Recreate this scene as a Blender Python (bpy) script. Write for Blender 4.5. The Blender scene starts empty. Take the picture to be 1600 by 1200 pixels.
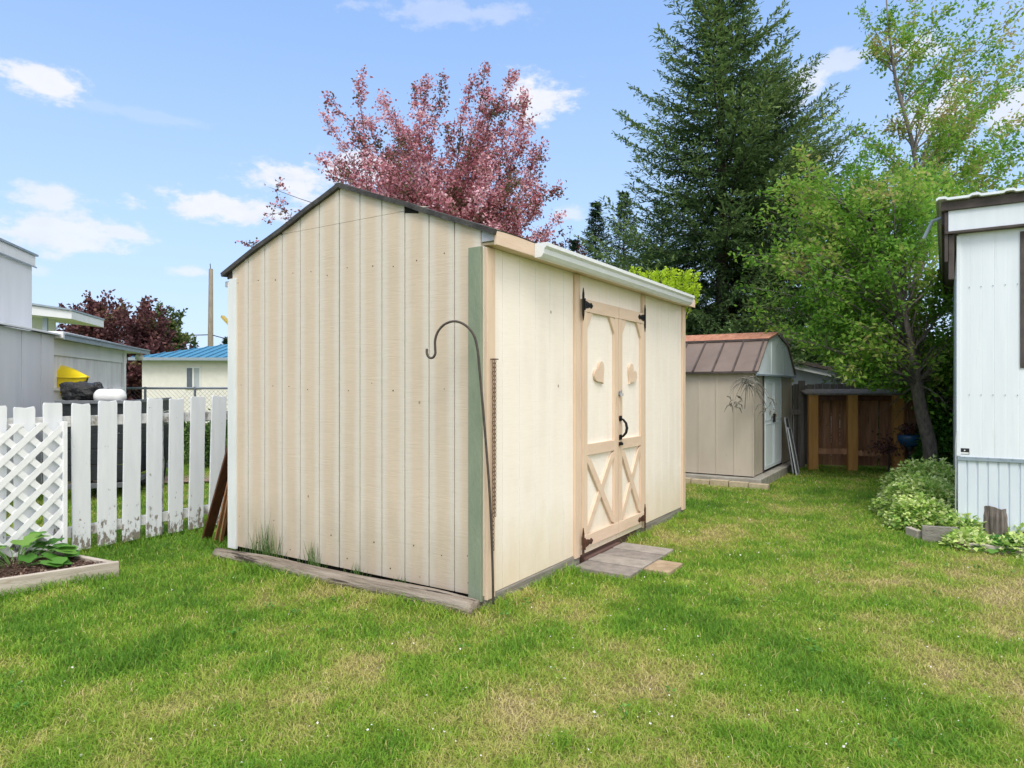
import bpy, math, random
import numpy as np
from mathutils import Vector, Matrix, noise as mnoise
R = math.radians
random.seed(7); rng = np.random.default_rng(7)
scene = bpy.context.scene
C = scene.collection

# ------------------------------------------------------------------ camera
F = 1047.0; HOR = 605.0; H = 1.35           # focal length and horizon in photo pixels, eye height
cam_d = bpy.data.cameras.new("camera"); cam = bpy.data.objects.new("camera", cam_d); C.objects.link(cam)
cam.location = (0, 0, H); cam.rotation_euler = (R(90), 0, 0)
cam_d.sensor_width = 36.0; cam_d.lens = 36.0 * F / 1600.0
cam_d.shift_y = (HOR - 600.0) / 1600.0
cam_d.clip_start = 0.05; cam_d.clip_end = 3000
scene.camera = cam
scene.render.resolution_x = 1024; scene.render.resolution_y = 768

# ------------------------------------------------------------------ light
SUN_EL = R(56); SUN_H = Vector((0.02, -1.0, 0)).normalized()
scene.view_settings.view_transform = 'Standard'; scene.view_settings.look = 'None'
scene.view_settings.gamma = 1; scene.view_settings.exposure = 0.92
sun_d = bpy.data.lights.new("sun", 'SUN'); sun_d.energy = 1.25; sun_d.angle = R(24); sun_d.color = (1.0, 0.96, 0.90)
sun = bpy.data.objects.new("sun", sun_d); C.objects.link(sun)
sd = (SUN_H * math.cos(SUN_EL) + Vector((0, 0, math.sin(SUN_EL))))
sun.rotation_euler = sd.to_track_quat('Z', 'Y').to_euler()
world = bpy.data.worlds.new("World"); scene.world = world; world.use_nodes = True

def setramp(r, stops):
    cr = r.color_ramp
    while len(cr.elements) > 1: cr.elements.remove(cr.elements[-1])
    cr.elements[0].position = stops[0][0]; cr.elements[0].color = (*stops[0][1], 1)
    for p, c in stops[1:]:
        e = cr.elements.new(p); e.color = (*c, 1)
def build_world():
    nt = world.node_tree; N = nt.nodes; Lk = nt.links
    for n in list(N): N.remove(n)
    out = N.new('ShaderNodeOutputWorld'); bg = N.new('ShaderNodeBackground')
    sky = N.new('ShaderNodeTexSky'); sky.sky_type = 'NISHITA'; sky.sun_disc = False
    sky.sun_elevation = SUN_EL; sky.sun_rotation = math.atan2(SUN_H.x, SUN_H.y)
    sky.air_density = 1.0; sky.dust_density = 0.6; sky.ozone_density = 2.2; sky.altitude = 400
    bg.inputs['Strength'].default_value = 0.15
    tc = N.new('ShaderNodeTexCoord')
    sep = N.new('ShaderNodeSeparateXYZ'); Lk.new(tc.outputs['Generated'], sep.inputs[0])
    def m(op, a, b=None, c=None, clamp=False):
        n = N.new('ShaderNodeMath'); n.operation = op; n.use_clamp = clamp
        for i, v in enumerate((a, b, c)):
            if v is None: continue
            if isinstance(v, (int, float)): n.inputs[i].default_value = v
            else: Lk.new(v, n.inputs[i])
        return n.outputs[0]
    az = m('ARCTAN2', sep.outputs[0], sep.outputs[1]); el = m('ARCSINE', sep.outputs[2])
    comb = N.new('ShaderNodeCombineXYZ'); Lk.new(az, comb.inputs[0]); Lk.new(m('MULTIPLY', el, 1.9), comb.inputs[1])
    def nz(scale, detail, rough, off=(0, 0, 0)):
        mp = N.new('ShaderNodeMapping'); mp.inputs['Location'].default_value = off; Lk.new(comb.outputs[0], mp.inputs[0])
        n = N.new('ShaderNodeTexNoise'); n.inputs['Scale'].default_value = scale; n.inputs['Detail'].default_value = detail
        n.inputs['Roughness'].default_value = rough; Lk.new(mp.outputs[0], n.inputs['Vector']); return n.outputs['Fac']
    big = nz(11, 8, 0.62); fine = nz(38, 6, 0.6, (3, 1, 0))
    nn = m('ADD', m('MULTIPLY', m('SUBTRACT', big, .5), 2.6), m('MULTIPLY', m('SUBTRACT', fine, .5), 1.5))
    # clouds as wobbling ellipses at fixed directions of the sky: x, y, rx, ry (degrees found from the photograph), density
    clouds = [(345, 325, 140, 26, 1), (455, 288, 95, 30, 1), (560, 262, 80, 28, .9), (75, 308, 85, 22, .8), (90, 368, 150, 36, .85), (200, 366, 60, 16, .8),
              (285, 423, 42, 10, .7), (830, 152, 75, 34, 1), (60, 125, 80, 26, 1), (1240, 130, 75, 26, .8), (1310, 96, 60, 20, .6), (1225, 165, 50, 16, .8),
              (1480, 175, 75, 50, 1), (1590, 160, 80, 40, .8), (1440, 70, 60, 22, .7), (890, 335, 26, 12, .6), (30, 420, 60, 12, .4), (700, 20, 160, 20, .35), (1250, 250, 60, 18, .5), (230, 180, 120, 14, .15),
              (-300, 250, 220, 60, .9), (2100, 260, 300, 80, .9), (2000, 60, 200, 50, .8), (-600, 100, 260, 60, .8)]
    acc = None
    for (x, y, rx, ry, w) in clouds:
        a0 = math.atan2(x - 800, F); e0 = math.asin((HOR - y) / math.sqrt((x - 800) ** 2 + F * F + (HOR - y) ** 2))
        ra = rx / F * math.cos(a0) ** 2 * 1.0; re = ry / F * math.cos(a0)
        d = m('SQRT', m('ADD', m('POWER', m('ABSOLUTE', m('DIVIDE', m('SUBTRACT', az, a0), ra)), 2.0),
                        m('POWER', m('ABSOLUTE', m('DIVIDE', m('SUBTRACT', el, e0), re)), 2.0)))
        v = m('MULTIPLY', m('SUBTRACT', 1.12, d), 1.0)
        v = m('ADD', v, nn)
        mr = N.new('ShaderNodeMapRange'); mr.interpolation_type = 'SMOOTHERSTEP'; Lk.new(v, mr.inputs[0])
        mr.inputs[1].default_value = 0.0; mr.inputs[2].default_value = .85; mr.inputs[3].default_value = 0; mr.inputs[4].default_value = w
        v = mr.outputs[0]
        # nothing beyond twice the ellipse
        fade = N.new('ShaderNodeMapRange'); fade.interpolation_type = 'SMOOTHSTEP'; Lk.new(d, fade.inputs[0])
        fade.inputs[1].default_value = 1.1; fade.inputs[2].default_value = 1.9; fade.inputs[3].default_value = 1; fade.inputs[4].default_value = 0
        v = m('MULTIPLY', v, fade.outputs[0])
        acc = v if acc is None else m('MAXIMUM', acc, v)
    # thin veil everywhere, thicker towards the horizon
    veil = N.new('ShaderNodeMapRange'); Lk.new(el, veil.inputs[0]); veil.inputs[1].default_value = 0.0; veil.inputs[2].default_value = .62
    veil.inputs[3].default_value = .92; veil.inputs[4].default_value = .62
    tot = m('SUBTRACT', 1.0, m('MULTIPLY', m('SUBTRACT', 1.0, m('MULTIPLY', acc, .93)), m('SUBTRACT', 1.0, m('MULTIPLY', 1.0, 0.0))))
    mixv = N.new('ShaderNodeMix'); mixv.data_type = 'RGBA'; Lk.new(veil.outputs[0], mixv.inputs['Factor'])
    Lk.new(sky.outputs[0], mixv.inputs['A']); vr = N.new('ShaderNodeValToRGB'); setramp(vr, [(0, (.60, .74, .98)), (.35, (.47, .66, .97)), (.8, (.32, .52, .92)), (1, (.30, .50, .9))]); vm = m('DIVIDE', el, .62, clamp=True); Lk.new(vm, vr.inputs[0])
    vs_ = N.new('ShaderNodeVectorMath'); vs_.operation = 'SCALE'; vs_.inputs['Scale'].default_value = 3.95; Lk.new(vr.outputs[0], vs_.inputs[0]); Lk.new(vs_.outputs[0], mixv.inputs['B'])
    cc = N.new('ShaderNodeMix'); cc.data_type = 'RGBA'; Lk.new(nz(17, 5, .55, (5, 9, 0)), cc.inputs['Factor'])
    cc.inputs['A'].default_value = (2.9, 3.0, 3.45, 1); cc.inputs['B'].default_value = (3.7, 3.7, 3.85, 1)
    mixc = N.new('ShaderNodeMix'); mixc.data_type = 'RGBA'; Lk.new(tot, mixc.inputs['Factor'])
    Lk.new(mixv.outputs['Result'], mixc.inputs['A']); Lk.new(cc.outputs['Result'], mixc.inputs['B'])
    # unseen bright overcast overhead and behind the viewer, added as soft fill light
    dt = N.new('ShaderNodeVectorMath'); dt.operation = 'DOT_PRODUCT'; Lk.new(tc.outputs['Generated'], dt.inputs[0]); dt.inputs[1].default_value = (0.52, -.56, .64)
    bk = N.new('ShaderNodeMapRange'); bk.interpolation_type = 'SMOOTHSTEP'; Lk.new(dt.outputs['Value'], bk.inputs[0]); bk.inputs[1].default_value = .05; bk.inputs[2].default_value = .7
    bk.inputs[3].default_value = 0; bk.inputs[4].default_value = .8
    mixb = N.new('ShaderNodeMix'); mixb.data_type = 'RGBA'; Lk.new(bk.outputs[0], mixb.inputs['Factor']); Lk.new(mixc.outputs['Result'], mixb.inputs['A']); mixb.inputs['B'].default_value = (6.6, 6.35, 6.3, 1)
    mixc = mixb
    Lk.new(mixc.outputs['Result'], bg.inputs['Color']); Lk.new(bg.outputs[0], out.inputs[0])
build_world()

# ------------------------------------------------------------------ helpers
def W(px, py, d): return Vector(((px - 800) / F * d, d, H - (py - HOR) / F * d))
def G(px, py, z=0.0):
    d = F * (H - z) / (py - HOR); return Vector(((px - 800) / F * d, d, z))
U = Vector((-0.840, 0.5426, 0)); V = Vector((0.5426, 0.840, 0)); ANG = math.atan2(V.y, V.x)

def tag(o, label=None, cat=None, group=None, kind=None):
    if label: o['label'] = label
    if cat: o['category'] = cat
    if group: o['group'] = group
    if kind: o['kind'] = kind
    return o
def thing(name, label, cat, loc=(0, 0, 0), rz=0.0, group=None):
    o = bpy.data.objects.new(name, None); C.objects.link(o); o.location = loc; o.rotation_euler = (0, 0, rz)
    o.empty_display_size = .1
    return tag(o, label, cat, group)

class MB:
    def __init__(s): s.v = []; s.f = []
    def add(s, vs, fs):
        b = len(s.v); s.v += [tuple(v) for v in vs]; s.f += [tuple(i + b for i in f) for f in fs]; return s
    def box(s, x0, x1, y0, y1, z0, z1):
        if x0 > x1: x0, x1 = x1, x0
        if y0 > y1: y0, y1 = y1, y0
        if z0 > z1: z0, z1 = z1, z0
        return s.add([(x0, y0, z0), (x1, y0, z0), (x1, y1, z0), (x0, y1, z0), (x0, y0, z1), (x1, y0, z1), (x1, y1, z1), (x0, y1, z1)],
                     [(3, 2, 1, 0), (4, 5, 6, 7), (0, 1, 5, 4), (1, 2, 6, 5), (2, 3, 7, 6), (3, 0, 4, 7)])
    def prism(s, poly, ax, a0, a1):
        n = len(poly)
        def P(p, a): return {'x': (a, p[0], p[1]), 'y': (p[0], a, p[1]), 'z': (p[0], p[1], a)}[ax]
        return s.add([P(p, a0) for p in poly] + [P(p, a1) for p in poly],
                     [tuple(range(n)), tuple(range(2 * n - 1, n - 1, -1))] + [(i, i + n, (i + 1) % n + n, (i + 1) % n) for i in range(n)])
    def tube(s, pts, r, n=8, caps=True):
        pts = [Vector(p) for p in pts]; m = len(pts)
        rr = r if isinstance(r, (list, tuple)) else [r] * m
        t0 = (pts[1] - pts[0]).normalized(); up = Vector((0, 0, 1)) if abs(t0.z) < .9 else Vector((1, 0, 0))
        a = t0.cross(up).normalized(); vs = []
        for i in range(m):
            t = (pts[min(i + 1, m - 1)] - pts[max(i - 1, 0)])
            t = t.normalized() if t.length > 1e-9 else t0
            a = (a - t * a.dot(t)); a = a.normalized() if a.length > 1e-6 else t.orthogonal().normalized(); b = t.cross(a)
            for k in range(n):
                an = 2 * math.pi * k / n; vs.append(pts[i] + (a * math.cos(an) + b * math.sin(an)) * rr[i])
        fs = [(i * n + k, i * n + (k + 1) % n, (i + 1) * n + (k + 1) % n, (i + 1) * n + k) for i in range(m - 1) for k in range(n)]
        if caps: fs += [tuple(range(n))[::-1], tuple(range((m - 1) * n, m * n))]
        return s.add(vs, fs)
    def beam(s, p, q, w, h, up=(0, 0, 1)):      # w across, h along up
        p = Vector(p); q = Vector(q); t = (q - p).normalized(); up = Vector(up); a = t.cross(up).normalized(); b = a.cross(t).normalized()
        c = [(-w / 2, -h / 2), (w / 2, -h / 2), (w / 2, h / 2), (-w / 2, h / 2)]
        vs = [p + a * x + b * y for x, y in c] + [q + a * x + b * y for x, y in c]
        return s.add(vs, [(0, 1, 2, 3), (7, 6, 5, 4), (0, 4, 5, 1), (1, 5, 6, 2), (2, 6, 7, 3), (3, 7, 4, 0)])
    def lathe(s, prof, c=(0, 0, 0), n=24):
        m = len(prof); vs = [(c[0] + r * math.cos(2 * math.pi * k / n), c[1] + r * math.sin(2 * math.pi * k / n), c[2] + z) for r, z in prof for k in range(n)]
        return s.add(vs, [(i * n + k, i * n + (k + 1) % n, (i + 1) * n + (k + 1) % n, (i + 1) * n + k) for i in range(m - 1) for k in range(n)] + [tuple(range(n))[::-1], tuple(range((m - 1) * n, m * n))])
    def build(s, name, mat, parent=None, bevel=0, smooth=False, fix=True):
        me = bpy.data.meshes.new(name); me.from_pydata([tuple(v) for v in s.v], [], s.f)
        if fix:
            import bmesh
            bm = bmesh.new(); bm.from_mesh(me); bmesh.ops.recalc_face_normals(bm, faces=bm.faces); bm.to_mesh(me); bm.free()
        me.materials.append(mat)
        if smooth: me.polygons.foreach_set('use_smooth', [True] * len(me.polygons))
        o = bpy.data.objects.new(name, me); C.objects.link(o)
        if parent: o.parent = parent
        if bevel:
            b = o.modifiers.new('bevel', 'BEVEL'); b.width = bevel; b.segments = 2; b.limit_method = 'ANGLE'; b.angle_limit = R(40)
            b.harden_normals = False
        return o

def np_mesh(name, verts, quads, mat, parent=None, attrs=None, tris=None, smooth=False):
    verts = np.asarray(verts, dtype=np.float32).reshape(-1, 3); me = bpy.data.meshes.new(name)
    quads = np.asarray(quads, dtype=np.int32).reshape(-1, 4) if quads is not None else np.zeros((0, 4), np.int32)
    tris = np.asarray(tris, dtype=np.int32).reshape(-1, 3) if tris is not None else np.zeros((0, 3), np.int32)
    me.vertices.add(len(verts)); me.vertices.foreach_set('co', verts.ravel())
    li = np.concatenate([quads.ravel(), tris.ravel()]); me.loops.add(len(li)); me.loops.foreach_set('vertex_index', li)
    nq, ntr = len(quads), len(tris); me.polygons.add(nq + ntr)
    ls = np.concatenate([np.arange(nq) * 4, nq * 4 + np.arange(ntr) * 3]).astype(np.int32)
    me.polygons.foreach_set('loop_start', ls)
    me.update(calc_edges=True)
    for k, v in (attrs or {}).items():
        a = me.attributes.new(k, 'FLOAT', 'POINT'); a.data.foreach_set('value', np.asarray(v, dtype=np.float32))
    if smooth: me.polygons.foreach_set('use_smooth', np.ones(nq + ntr, dtype=bool))
    me.materials.append(mat)
    o = bpy.data.objects.new(name, me); C.objects.link(o)
    if parent: o.parent = parent
    return o

def unit(a): return a / np.maximum(np.linalg.norm(a, axis=-1, keepdims=True), 1e-9)
def leaf_mesh(name, pos, dirs, L, Wd, var, mat, parent=None, fold=.25, up=None):
    n = len(pos); d = unit(dirs)
    ref = rng.normal(size=(n, 3)) if up is None else (rng.normal(size=(n, 3)) * .35 + np.array(up))
    s = unit(np.cross(d, ref)); nn = np.cross(s, d)
    L = np.asarray(L).reshape(-1, 1) * np.ones((n, 1)); Wd = np.asarray(Wd).reshape(-1, 1) * np.ones((n, 1))
    v = np.stack([pos, pos + d * L * .45 + s * Wd * .5 + nn * Wd * fold, pos + d * L, pos + d * L * .45 - s * Wd * .5 + nn * Wd * fold], axis=1)
    idx = np.arange(n * 4).reshape(n, 4)
    t = np.concatenate([idx[:, [0, 1, 2]], idx[:, [0, 2, 3]]])
    return np_mesh(name, v.reshape(-1, 3), None, mat, parent, {'var': np.repeat(var, 4)}, tris=t)

# value noise (fbm) in numpy
_perm = rng.random((256, 256))
def vnoise(x, y):
    xi = np.floor(x).astype(int); yi = np.floor(y).astype(int); fx = x - xi; fy = y - yi
    fx = fx * fx * (3 - 2 * fx); fy = fy * fy * (3 - 2 * fy)
    g = lambda a, b: _perm[a % 256, b % 256]
    return (g(xi, yi) * (1 - fx) + g(xi + 1, yi) * fx) * (1 - fy) + (g(xi, yi + 1) * (1 - fx) + g(xi + 1, yi + 1) * fx) * fy
def fbm(x, y, o=4):
    s = 0; a = .5; t = 0
    for i in range(o):
        s = s + a * vnoise(x * 2 ** i + 17.3 * i, y * 2 ** i + 9.1 * i); t += a; a *= .5
    return s / t

# ------------------------------------------------------------------ materials
def newmat(name):
    m = bpy.data.materials.new(name); m.use_nodes = True; nt = m.node_tree
    return m, nt, nt.nodes, nt.links, nt.nodes['Principled BSDF']
def noise_node(N, Lk, vec, scale, detail=5, rough=.6, dist=0):
    n = N.new('ShaderNodeTexNoise'); n.inputs['Scale'].default_value = scale; n.inputs['Detail'].default_value = detail
    n.inputs['Roughness'].default_value = rough; n.inputs['Distortion'].default_value = dist
    Lk.new(vec, n.inputs['Vector']); return n.outputs['Fac']
def mapping(N, Lk, scale=(1, 1, 1), rot=(0, 0, 0), coord='Object'):
    tc = N.new('ShaderNodeTexCoord'); mp = N.new('ShaderNodeMapping'); mp.inputs['Scale'].default_value = scale; mp.inputs['Rotation'].default_value = rot
    Lk.new(tc.outputs[coord], mp.inputs[0]); return mp.outputs[0]
def PM(name, stops, scale=(1, 1, 1), ns=6, rough=.8, bump=.3, bs=30, metallic=0, dirt=None, detail=6, spec=.3, bdist=.01, bscale=None):
    """noise-varied surface: stops = [(pos, rgb)...]; dirt = (rgb, lo, hi, scale) speckled second colour"""
    m, nt, N, Lk, B = newmat(name)
    vec = mapping(N, Lk, scale); f = noise_node(N, Lk, vec, ns, detail)
    r = N.new('ShaderNodeValToRGB'); setramp(r, stops); Lk.new(f, r.inputs[0]); col = r.outputs[0]
    if dirt:
        v2 = mapping(N, Lk, tuple(s * 1.0 for s in scale)); f2 = noise_node(N, Lk, v2, dirt[3], 8, .7)
        mr = N.new('ShaderNodeMapRange'); Lk.new(f2, mr.inputs[0]); mr.inputs[1].default_value = dirt[1]; mr.inputs[2].default_value = dirt[2]
        mx = N.new('ShaderNodeMix'); mx.data_type = 'RGBA'; Lk.new(mr.outputs[0], mx.inputs['Factor']); Lk.new(col, mx.inputs['A']); mx.inputs['B'].default_value = (*dirt[0], 1)
        col = mx.outputs['Result']
    Lk.new(col, B.inputs['Base Color']); B.inputs['Roughness'].default_value = rough; B.inputs['Metallic'].default_value = metallic
    B.inputs['Specular IOR Level'].default_value = spec
    if bump:
        v3 = mapping(N, Lk, bscale or scale); f3 = noise_node(N, Lk, v3, bs, 6, .65)
        b = N.new('ShaderNodeBump'); b.inputs['Strength'].default_value = bump; b.inputs['Distance'].default_value = bdist
        Lk.new(f3, b.inputs['Height']); Lk.new(b.outputs[0], B.inputs['Normal'])
    return m
def flat(name, c, rough=.7, metallic=0, v=.12, ns=8, **k):
    return PM(name, [(.3, tuple(x * (1 - v) for x in c)), (.7, tuple(min(1, x * (1 + v)) for x in c))], ns=ns, rough=rough, metallic=metallic, **k)
def leafmat(name, stops, rough=.55, trans=.35, spec=.25):
    m, nt, N, Lk, B = newmat(name)
    at = N.new('ShaderNodeAttribute'); at.attribute_name = 'var'
    r = N.new('ShaderNodeValToRGB'); setramp(r, stops); Lk.new(at.outputs['Fac'], r.inputs[0])
    Lk.new(r.outputs[0], B.inputs['Base Color']); B.inputs['Roughness'].default_value = rough; B.inputs['Specular IOR Level'].default_value = spec
    tr = N.new('ShaderNodeBsdfTranslucent'); Lk.new(r.outputs[0], tr.inputs[0])
    ms = N.new('ShaderNodeMixShader'); ms.inputs[0].default_value = trans; Lk.new(B.outputs[0], ms.inputs[1]); Lk.new(tr.outputs[0], ms.inputs[2])
    Lk.new(ms.outputs[0], N['Material Output'].inputs[0]); return m

def siding_mat(name, base, pale, line_axis, period, pale_amt, rip=1.0, stain=(.35, .3, .22), off=0.0, dirtz=(0.05, .55)):
    """painted grooved plywood: paler paint along each board edge, rippled grain, scattered nail rust and foot splash"""
    m, nt, N, Lk, B = newmat(name)
    tc = N.new('ShaderNodeTexCoord'); sep = N.new('ShaderNodeSeparateXYZ'); Lk.new(tc.outputs['Object'], sep.inputs[0])
    ax = sep.outputs[line_axis]
    def mm(op, a, b=None, clamp=False):
        n = N.new('ShaderNodeMath'); n.operation = op; n.use_clamp = clamp
        for i, v in enumerate((a, b)):
            if v is None: continue
            if isinstance(v, (int, float)): n.inputs[i].default_value = v
            else: Lk.new(v, n.inputs[i])
        return n.outputs[0]
    vec = mapping(N, Lk, (1, 1, .35)); wob = noise_node(N, Lk, vec, 3.0, 5)
    fr = mm('FRACT', mm('ADD', mm('DIVIDE', ax, period), off))
    d = mm('ABSOLUTE', mm('SUBTRACT', mm('ADD', fr, mm('MULTIPLY', mm('SUBTRACT', wob, .5), .22)), .5))   # .5 at a seam
    mr = N.new('ShaderNodeMapRange'); mr.interpolation_type = 'SMOOTHSTEP'; Lk.new(d, mr.inputs[0]); mr.inputs[1].default_value = .14; mr.inputs[2].default_value = .40
    mr.inputs[3].default_value = 0; mr.inputs[4].default_value = pale_amt
    mx = N.new('ShaderNodeMix'); mx.data_type = 'RGBA'; Lk.new(mr.outputs[0], mx.inputs['Factor']); mx.inputs['B'].default_value = (*pale, 1)
    r = N.new('ShaderNodeValToRGB'); setramp(r, [(.25, tuple(x * .90 for x in base)), (.5, base), (.8, tuple(min(.92, x * 1.05) for x in base))])
    Lk.new(noise_node(N, Lk, mapping(N, Lk, (1, 1, .5)), 2.2, 7, .62), r.inputs[0]); Lk.new(r.outputs[0], mx.inputs['A'])
    # grain tint
    g = noise_node(N, Lk, mapping(N, Lk, (3, 3, 45)), 2.2, 5, .6, 1.2)
    gm = N.new('ShaderNodeMix'); gm.data_type = 'RGBA'; gm.blend_type = 'MULTIPLY'
    gr = N.new('ShaderNodeValToRGB'); setramp(gr, [(.3, (1 - .12 * rip, 1 - .13 * rip, 1 - .15 * rip)), (.6, (1, 1, 1))]); Lk.new(g, gr.inputs[0])
    gm.inputs['Factor'].default_value = 1; Lk.new(mx.outputs['Result'], gm.inputs['A']); Lk.new(gr.outputs[0], gm.inputs['B'])
    # foot splash: grime and damp near the ground, with a ragged edge
    fo = N.new('ShaderNodeMapRange'); Lk.new(mm('ADD', sep.outputs[2], mm('MULTIPLY', mm('SUBTRACT', noise_node(N, Lk, mapping(N, Lk, (1, 1, .4)), 5, 8, .7), .5), -.7)), fo.inputs[0])
    fo.inputs[1].default_value = dirtz[0]; fo.inputs[2].default_value = dirtz[1]; fo.inputs[3].default_value = .5; fo.inputs[4].default_value = 0
    dm = N.new('ShaderNodeMix'); dm.data_type = 'RGBA'; Lk.new(fo.outputs[0], dm.inputs['Factor']); Lk.new(gm.outputs['Result'], dm.inputs['A']); dm.inputs['B'].default_value = (*stain, 1)
    # specks (nail heads bleeding rust)
    vo = N.new('ShaderNodeTexVoronoi'); vo.inputs['Scale'].default_value = 2.6; Lk.new(mapping(N, Lk, (1, 1, .8)), vo.inputs['Vector'])
    sp = N.new('ShaderNodeMapRange'); Lk.new(vo.outputs['Distance'], sp.inputs[0]); sp.inputs[1].default_value = .018; sp.inputs[2].default_value = .032; sp.inputs[3].default_value = .75; sp.inputs[4].default_value = 0
    sm = N.new('ShaderNodeMix'); sm.data_type = 'RGBA'; Lk.new(sp.outputs[0], sm.inputs['Factor']); Lk.new(dm.outputs['Result'], sm.inputs['A']); sm.inputs['B'].default_value = (.22, .12, .07, 1)
    Lk.new(sm.outputs['Result'], B.inputs['Base Color']); B.inputs['Roughness'].default_value = .72; B.inputs['Specular IOR Level'].default_value = .25
    b = N.new('ShaderNodeBump'); b.inputs['Strength'].default_value = .55 * rip; b.inputs['Distance'].default_value = .006; Lk.new(g, b.inputs['Height']); Lk.new(b.outputs[0], B.inputs['Normal'])
    return m

M = {}
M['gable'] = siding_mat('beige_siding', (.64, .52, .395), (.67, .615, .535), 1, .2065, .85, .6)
M['groove'] = flat('groove_paint', (.60, .57, .50), .8)
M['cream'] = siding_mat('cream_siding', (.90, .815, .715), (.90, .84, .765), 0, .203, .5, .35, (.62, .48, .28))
M['tan'] = PM('tan_trim', [(.3, (.64, .475, .345)), (.7, (.74, .575, .43))], (1, 1, .2), 9, .75, .3, 40, dirt=((.42, .27, .14), .62, .8, 14))
M['tan_h'] = PM('tan_trim_rail', [(.3, (.65, .485, .36)), (.7, (.75, .585, .445))], (.2, 1, 1), 9, .75, .3, 40, dirt=((.46, .33, .21), .64, .8, 16))
M['green'] = PM('green_trim', [(.3, (.20, .245, .17)), (.7, (.28, .315, .22))], (1, 1, .3), 8, .8, .6, 60, dirt=((.34, .36, .28), .66, .8, 30))
M['white_trim'] = PM('white_trim', [(.3, (.66, .68, .66)), (.7, (.78, .79, .77))], (1, 1, .3), 6, .7, .2, 40, dirt=((.35, .33, .28), .68, .78, 24))
M['shingle'] = PM('dark_shingle', [(.3, (.045, .043, .042)), (.7, (.10, .095, .09))], (1, 1, 1), 14, .95, .9, 60)
M['gutter'] = flat('white_gutter', (.74, .76, .77), .35, 0, .04)
M['lilac'] = flat('weathered_plywood', (.42, .42, .46), .85, bump=.4)
M['dark'] = flat('near_black', (.015, .013, .012), .95)
M['black_iron'] = flat('black_iron', (.02, .02, .021), .5, .6, .3, 40)
M['rust_iron'] = PM('rusty_iron', [(.35, (.035, .02, .015)), (.7, (.14, .055, .03))], ns=40, rough=.9, bump=.5, bs=120)
M['hook'] = PM('hook_steel', [(.35, (.07, .06, .055)), (.7, (.13, .10, .08))], ns=30, rough=.6, bump=.3, metallic=.3)
M['chain'] = PM('chain_rust', [(.35, (.16, .10, .065)), (.7, (.32, .20, .13))], ns=60, rough=.8, metallic=.4)
M['steel'] = flat('galvanised', (.5, .5, .52), .4, .8, .15)
M['log'] = PM('weathered_log', [(.3, (.17, .135, .10)), (.5, (.30, .25, .195)), (.75, (.42, .365, .30))], (14, .8, 14), 2.4, .95, 1.0, 3, dirt=((.05, .038, .03), .56, .62, 2.0), bdist=.03)
M['beam'] = PM('grey_beam', [(.3, (.17, .155, .13)), (.7, (.32, .30, .26))], (.5, 8, 8), 4, .95, .8, 12)
M['maroon'] = PM('maroon_board', [(.3, (.09, .052, .042)), (.7, (.18, .11, .09))], (.5, 6, 6), 5, .8, .4, 30)
M['bed'] = PM('bed_board', [(.3, (.38, .33, .27)), (.6, (.52, .465, .395)), (.8, (.60, .55, .49))], (1, 1, 6), 3, .9, .6, 12, dirt=((.30, .22, .13), .58, .75, 4))
M['soil'] = PM('soil', [(.3, (.045, .028, .02)), (.55, (.10, .062, .045)), (.75, (.20, .14, .10))], ns=26, rough=1, bump=1.0, bs=50, bdist=.03)
M['picket'] = PM('picket_paint', [(.3, (.74, .76, .78)), (.7, (.84, .85, .86))], (1, 1, .25), 6, .75, .35, 30)
M['lattice'] = flat('white_lattice', (.86, .87, .88), .45, 0, .03)
M['rail'] = PM('peeling_rail', [(.35, (.25, .23, .2)), (.5, (.62, .62, .6)), (.7, (.75, .76, .75))], (1, 1, 1), 14, .9, .6, 30)
M['redwood'] = PM('cedar_board', [(.25, (.20, .095, .055)), (.5, (.40, .20, .115)), (.75, (.55, .31, .19))], (9, 9, .8), 2.0, .85, .6, 6, dirt=((.03, .018, .012), .60, .72, 3))
M['orange_post'] = PM('orange_post', [(.3, (.40, .19, .055)), (.7, (.56, .29, .09))], (6, 6, .6), 2.5, .7, .4, 10, dirt=((.16, .08, .03), .62, .75, 3))
M['greywood'] = PM('grey_wood', [(.3, (.12, .105, .095)), (.7, (.26, .235, .215))], (8, 8, .8), 2.5, .95, .7, 8)
M['brownboard'] = PM('stained_board', [(.3, (.07, .025, .015)), (.7, (.14, .055, .03))], (5, 5, .5), 4, .5, .3, 20)
M['orangeboard'] = PM('raw_board', [(.3, (.35, .16, .08)), (.7, (.48, .24, .13))], (5, 5, .5), 4, .7, .3, 20)
M['paver_dark'] = PM('paver_grey', [(.3, (.19, .17, .15)), (.7, (.31, .275, .245))], ns=12, rough=.95, bump=.5, bs=60, dirt=((.36, .32, .28), .62, .8, 18))
M['paver_mid'] = PM('paver_mid', [(.3, (.25, .225, .195)), (.7, (.38, .34, .30))], ns=12, rough=.95, bump=.5, bs=60, dirt=((.40, .35, .30), .6, .8, 14))
M['paver_tan'] = PM('paver_tan', [(.3, (.30, .22, .14)), (.7, (.44, .34, .23))], ns=10, rough=.95, bump=.5, bs=60)
M['metal_tan'] = PM('tan_sheet_metal', [(.3, (.50, .43, .35)), (.7, (.58, .505, .42))], (1, 1, .4), 3, .5, .15, 20, dirt=((.22, .19, .15), .66, .8, 9))
M['metal_brown'] = PM('brown_sheet_metal', [(.3, (.175, .13, .105)), (.7, (.23, .175, .145))], ns=3, rough=.5, bump=.1, bs=10)
M['metal_blue'] = PM('pale_blue_metal', [(.3, (.70, .77, .80)), (.7, (.77, .83, .86))], (1, 1, .5), 3, .5, .1, 10, dirt=((.35, .40, .42), .66, .78, 10))
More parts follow.
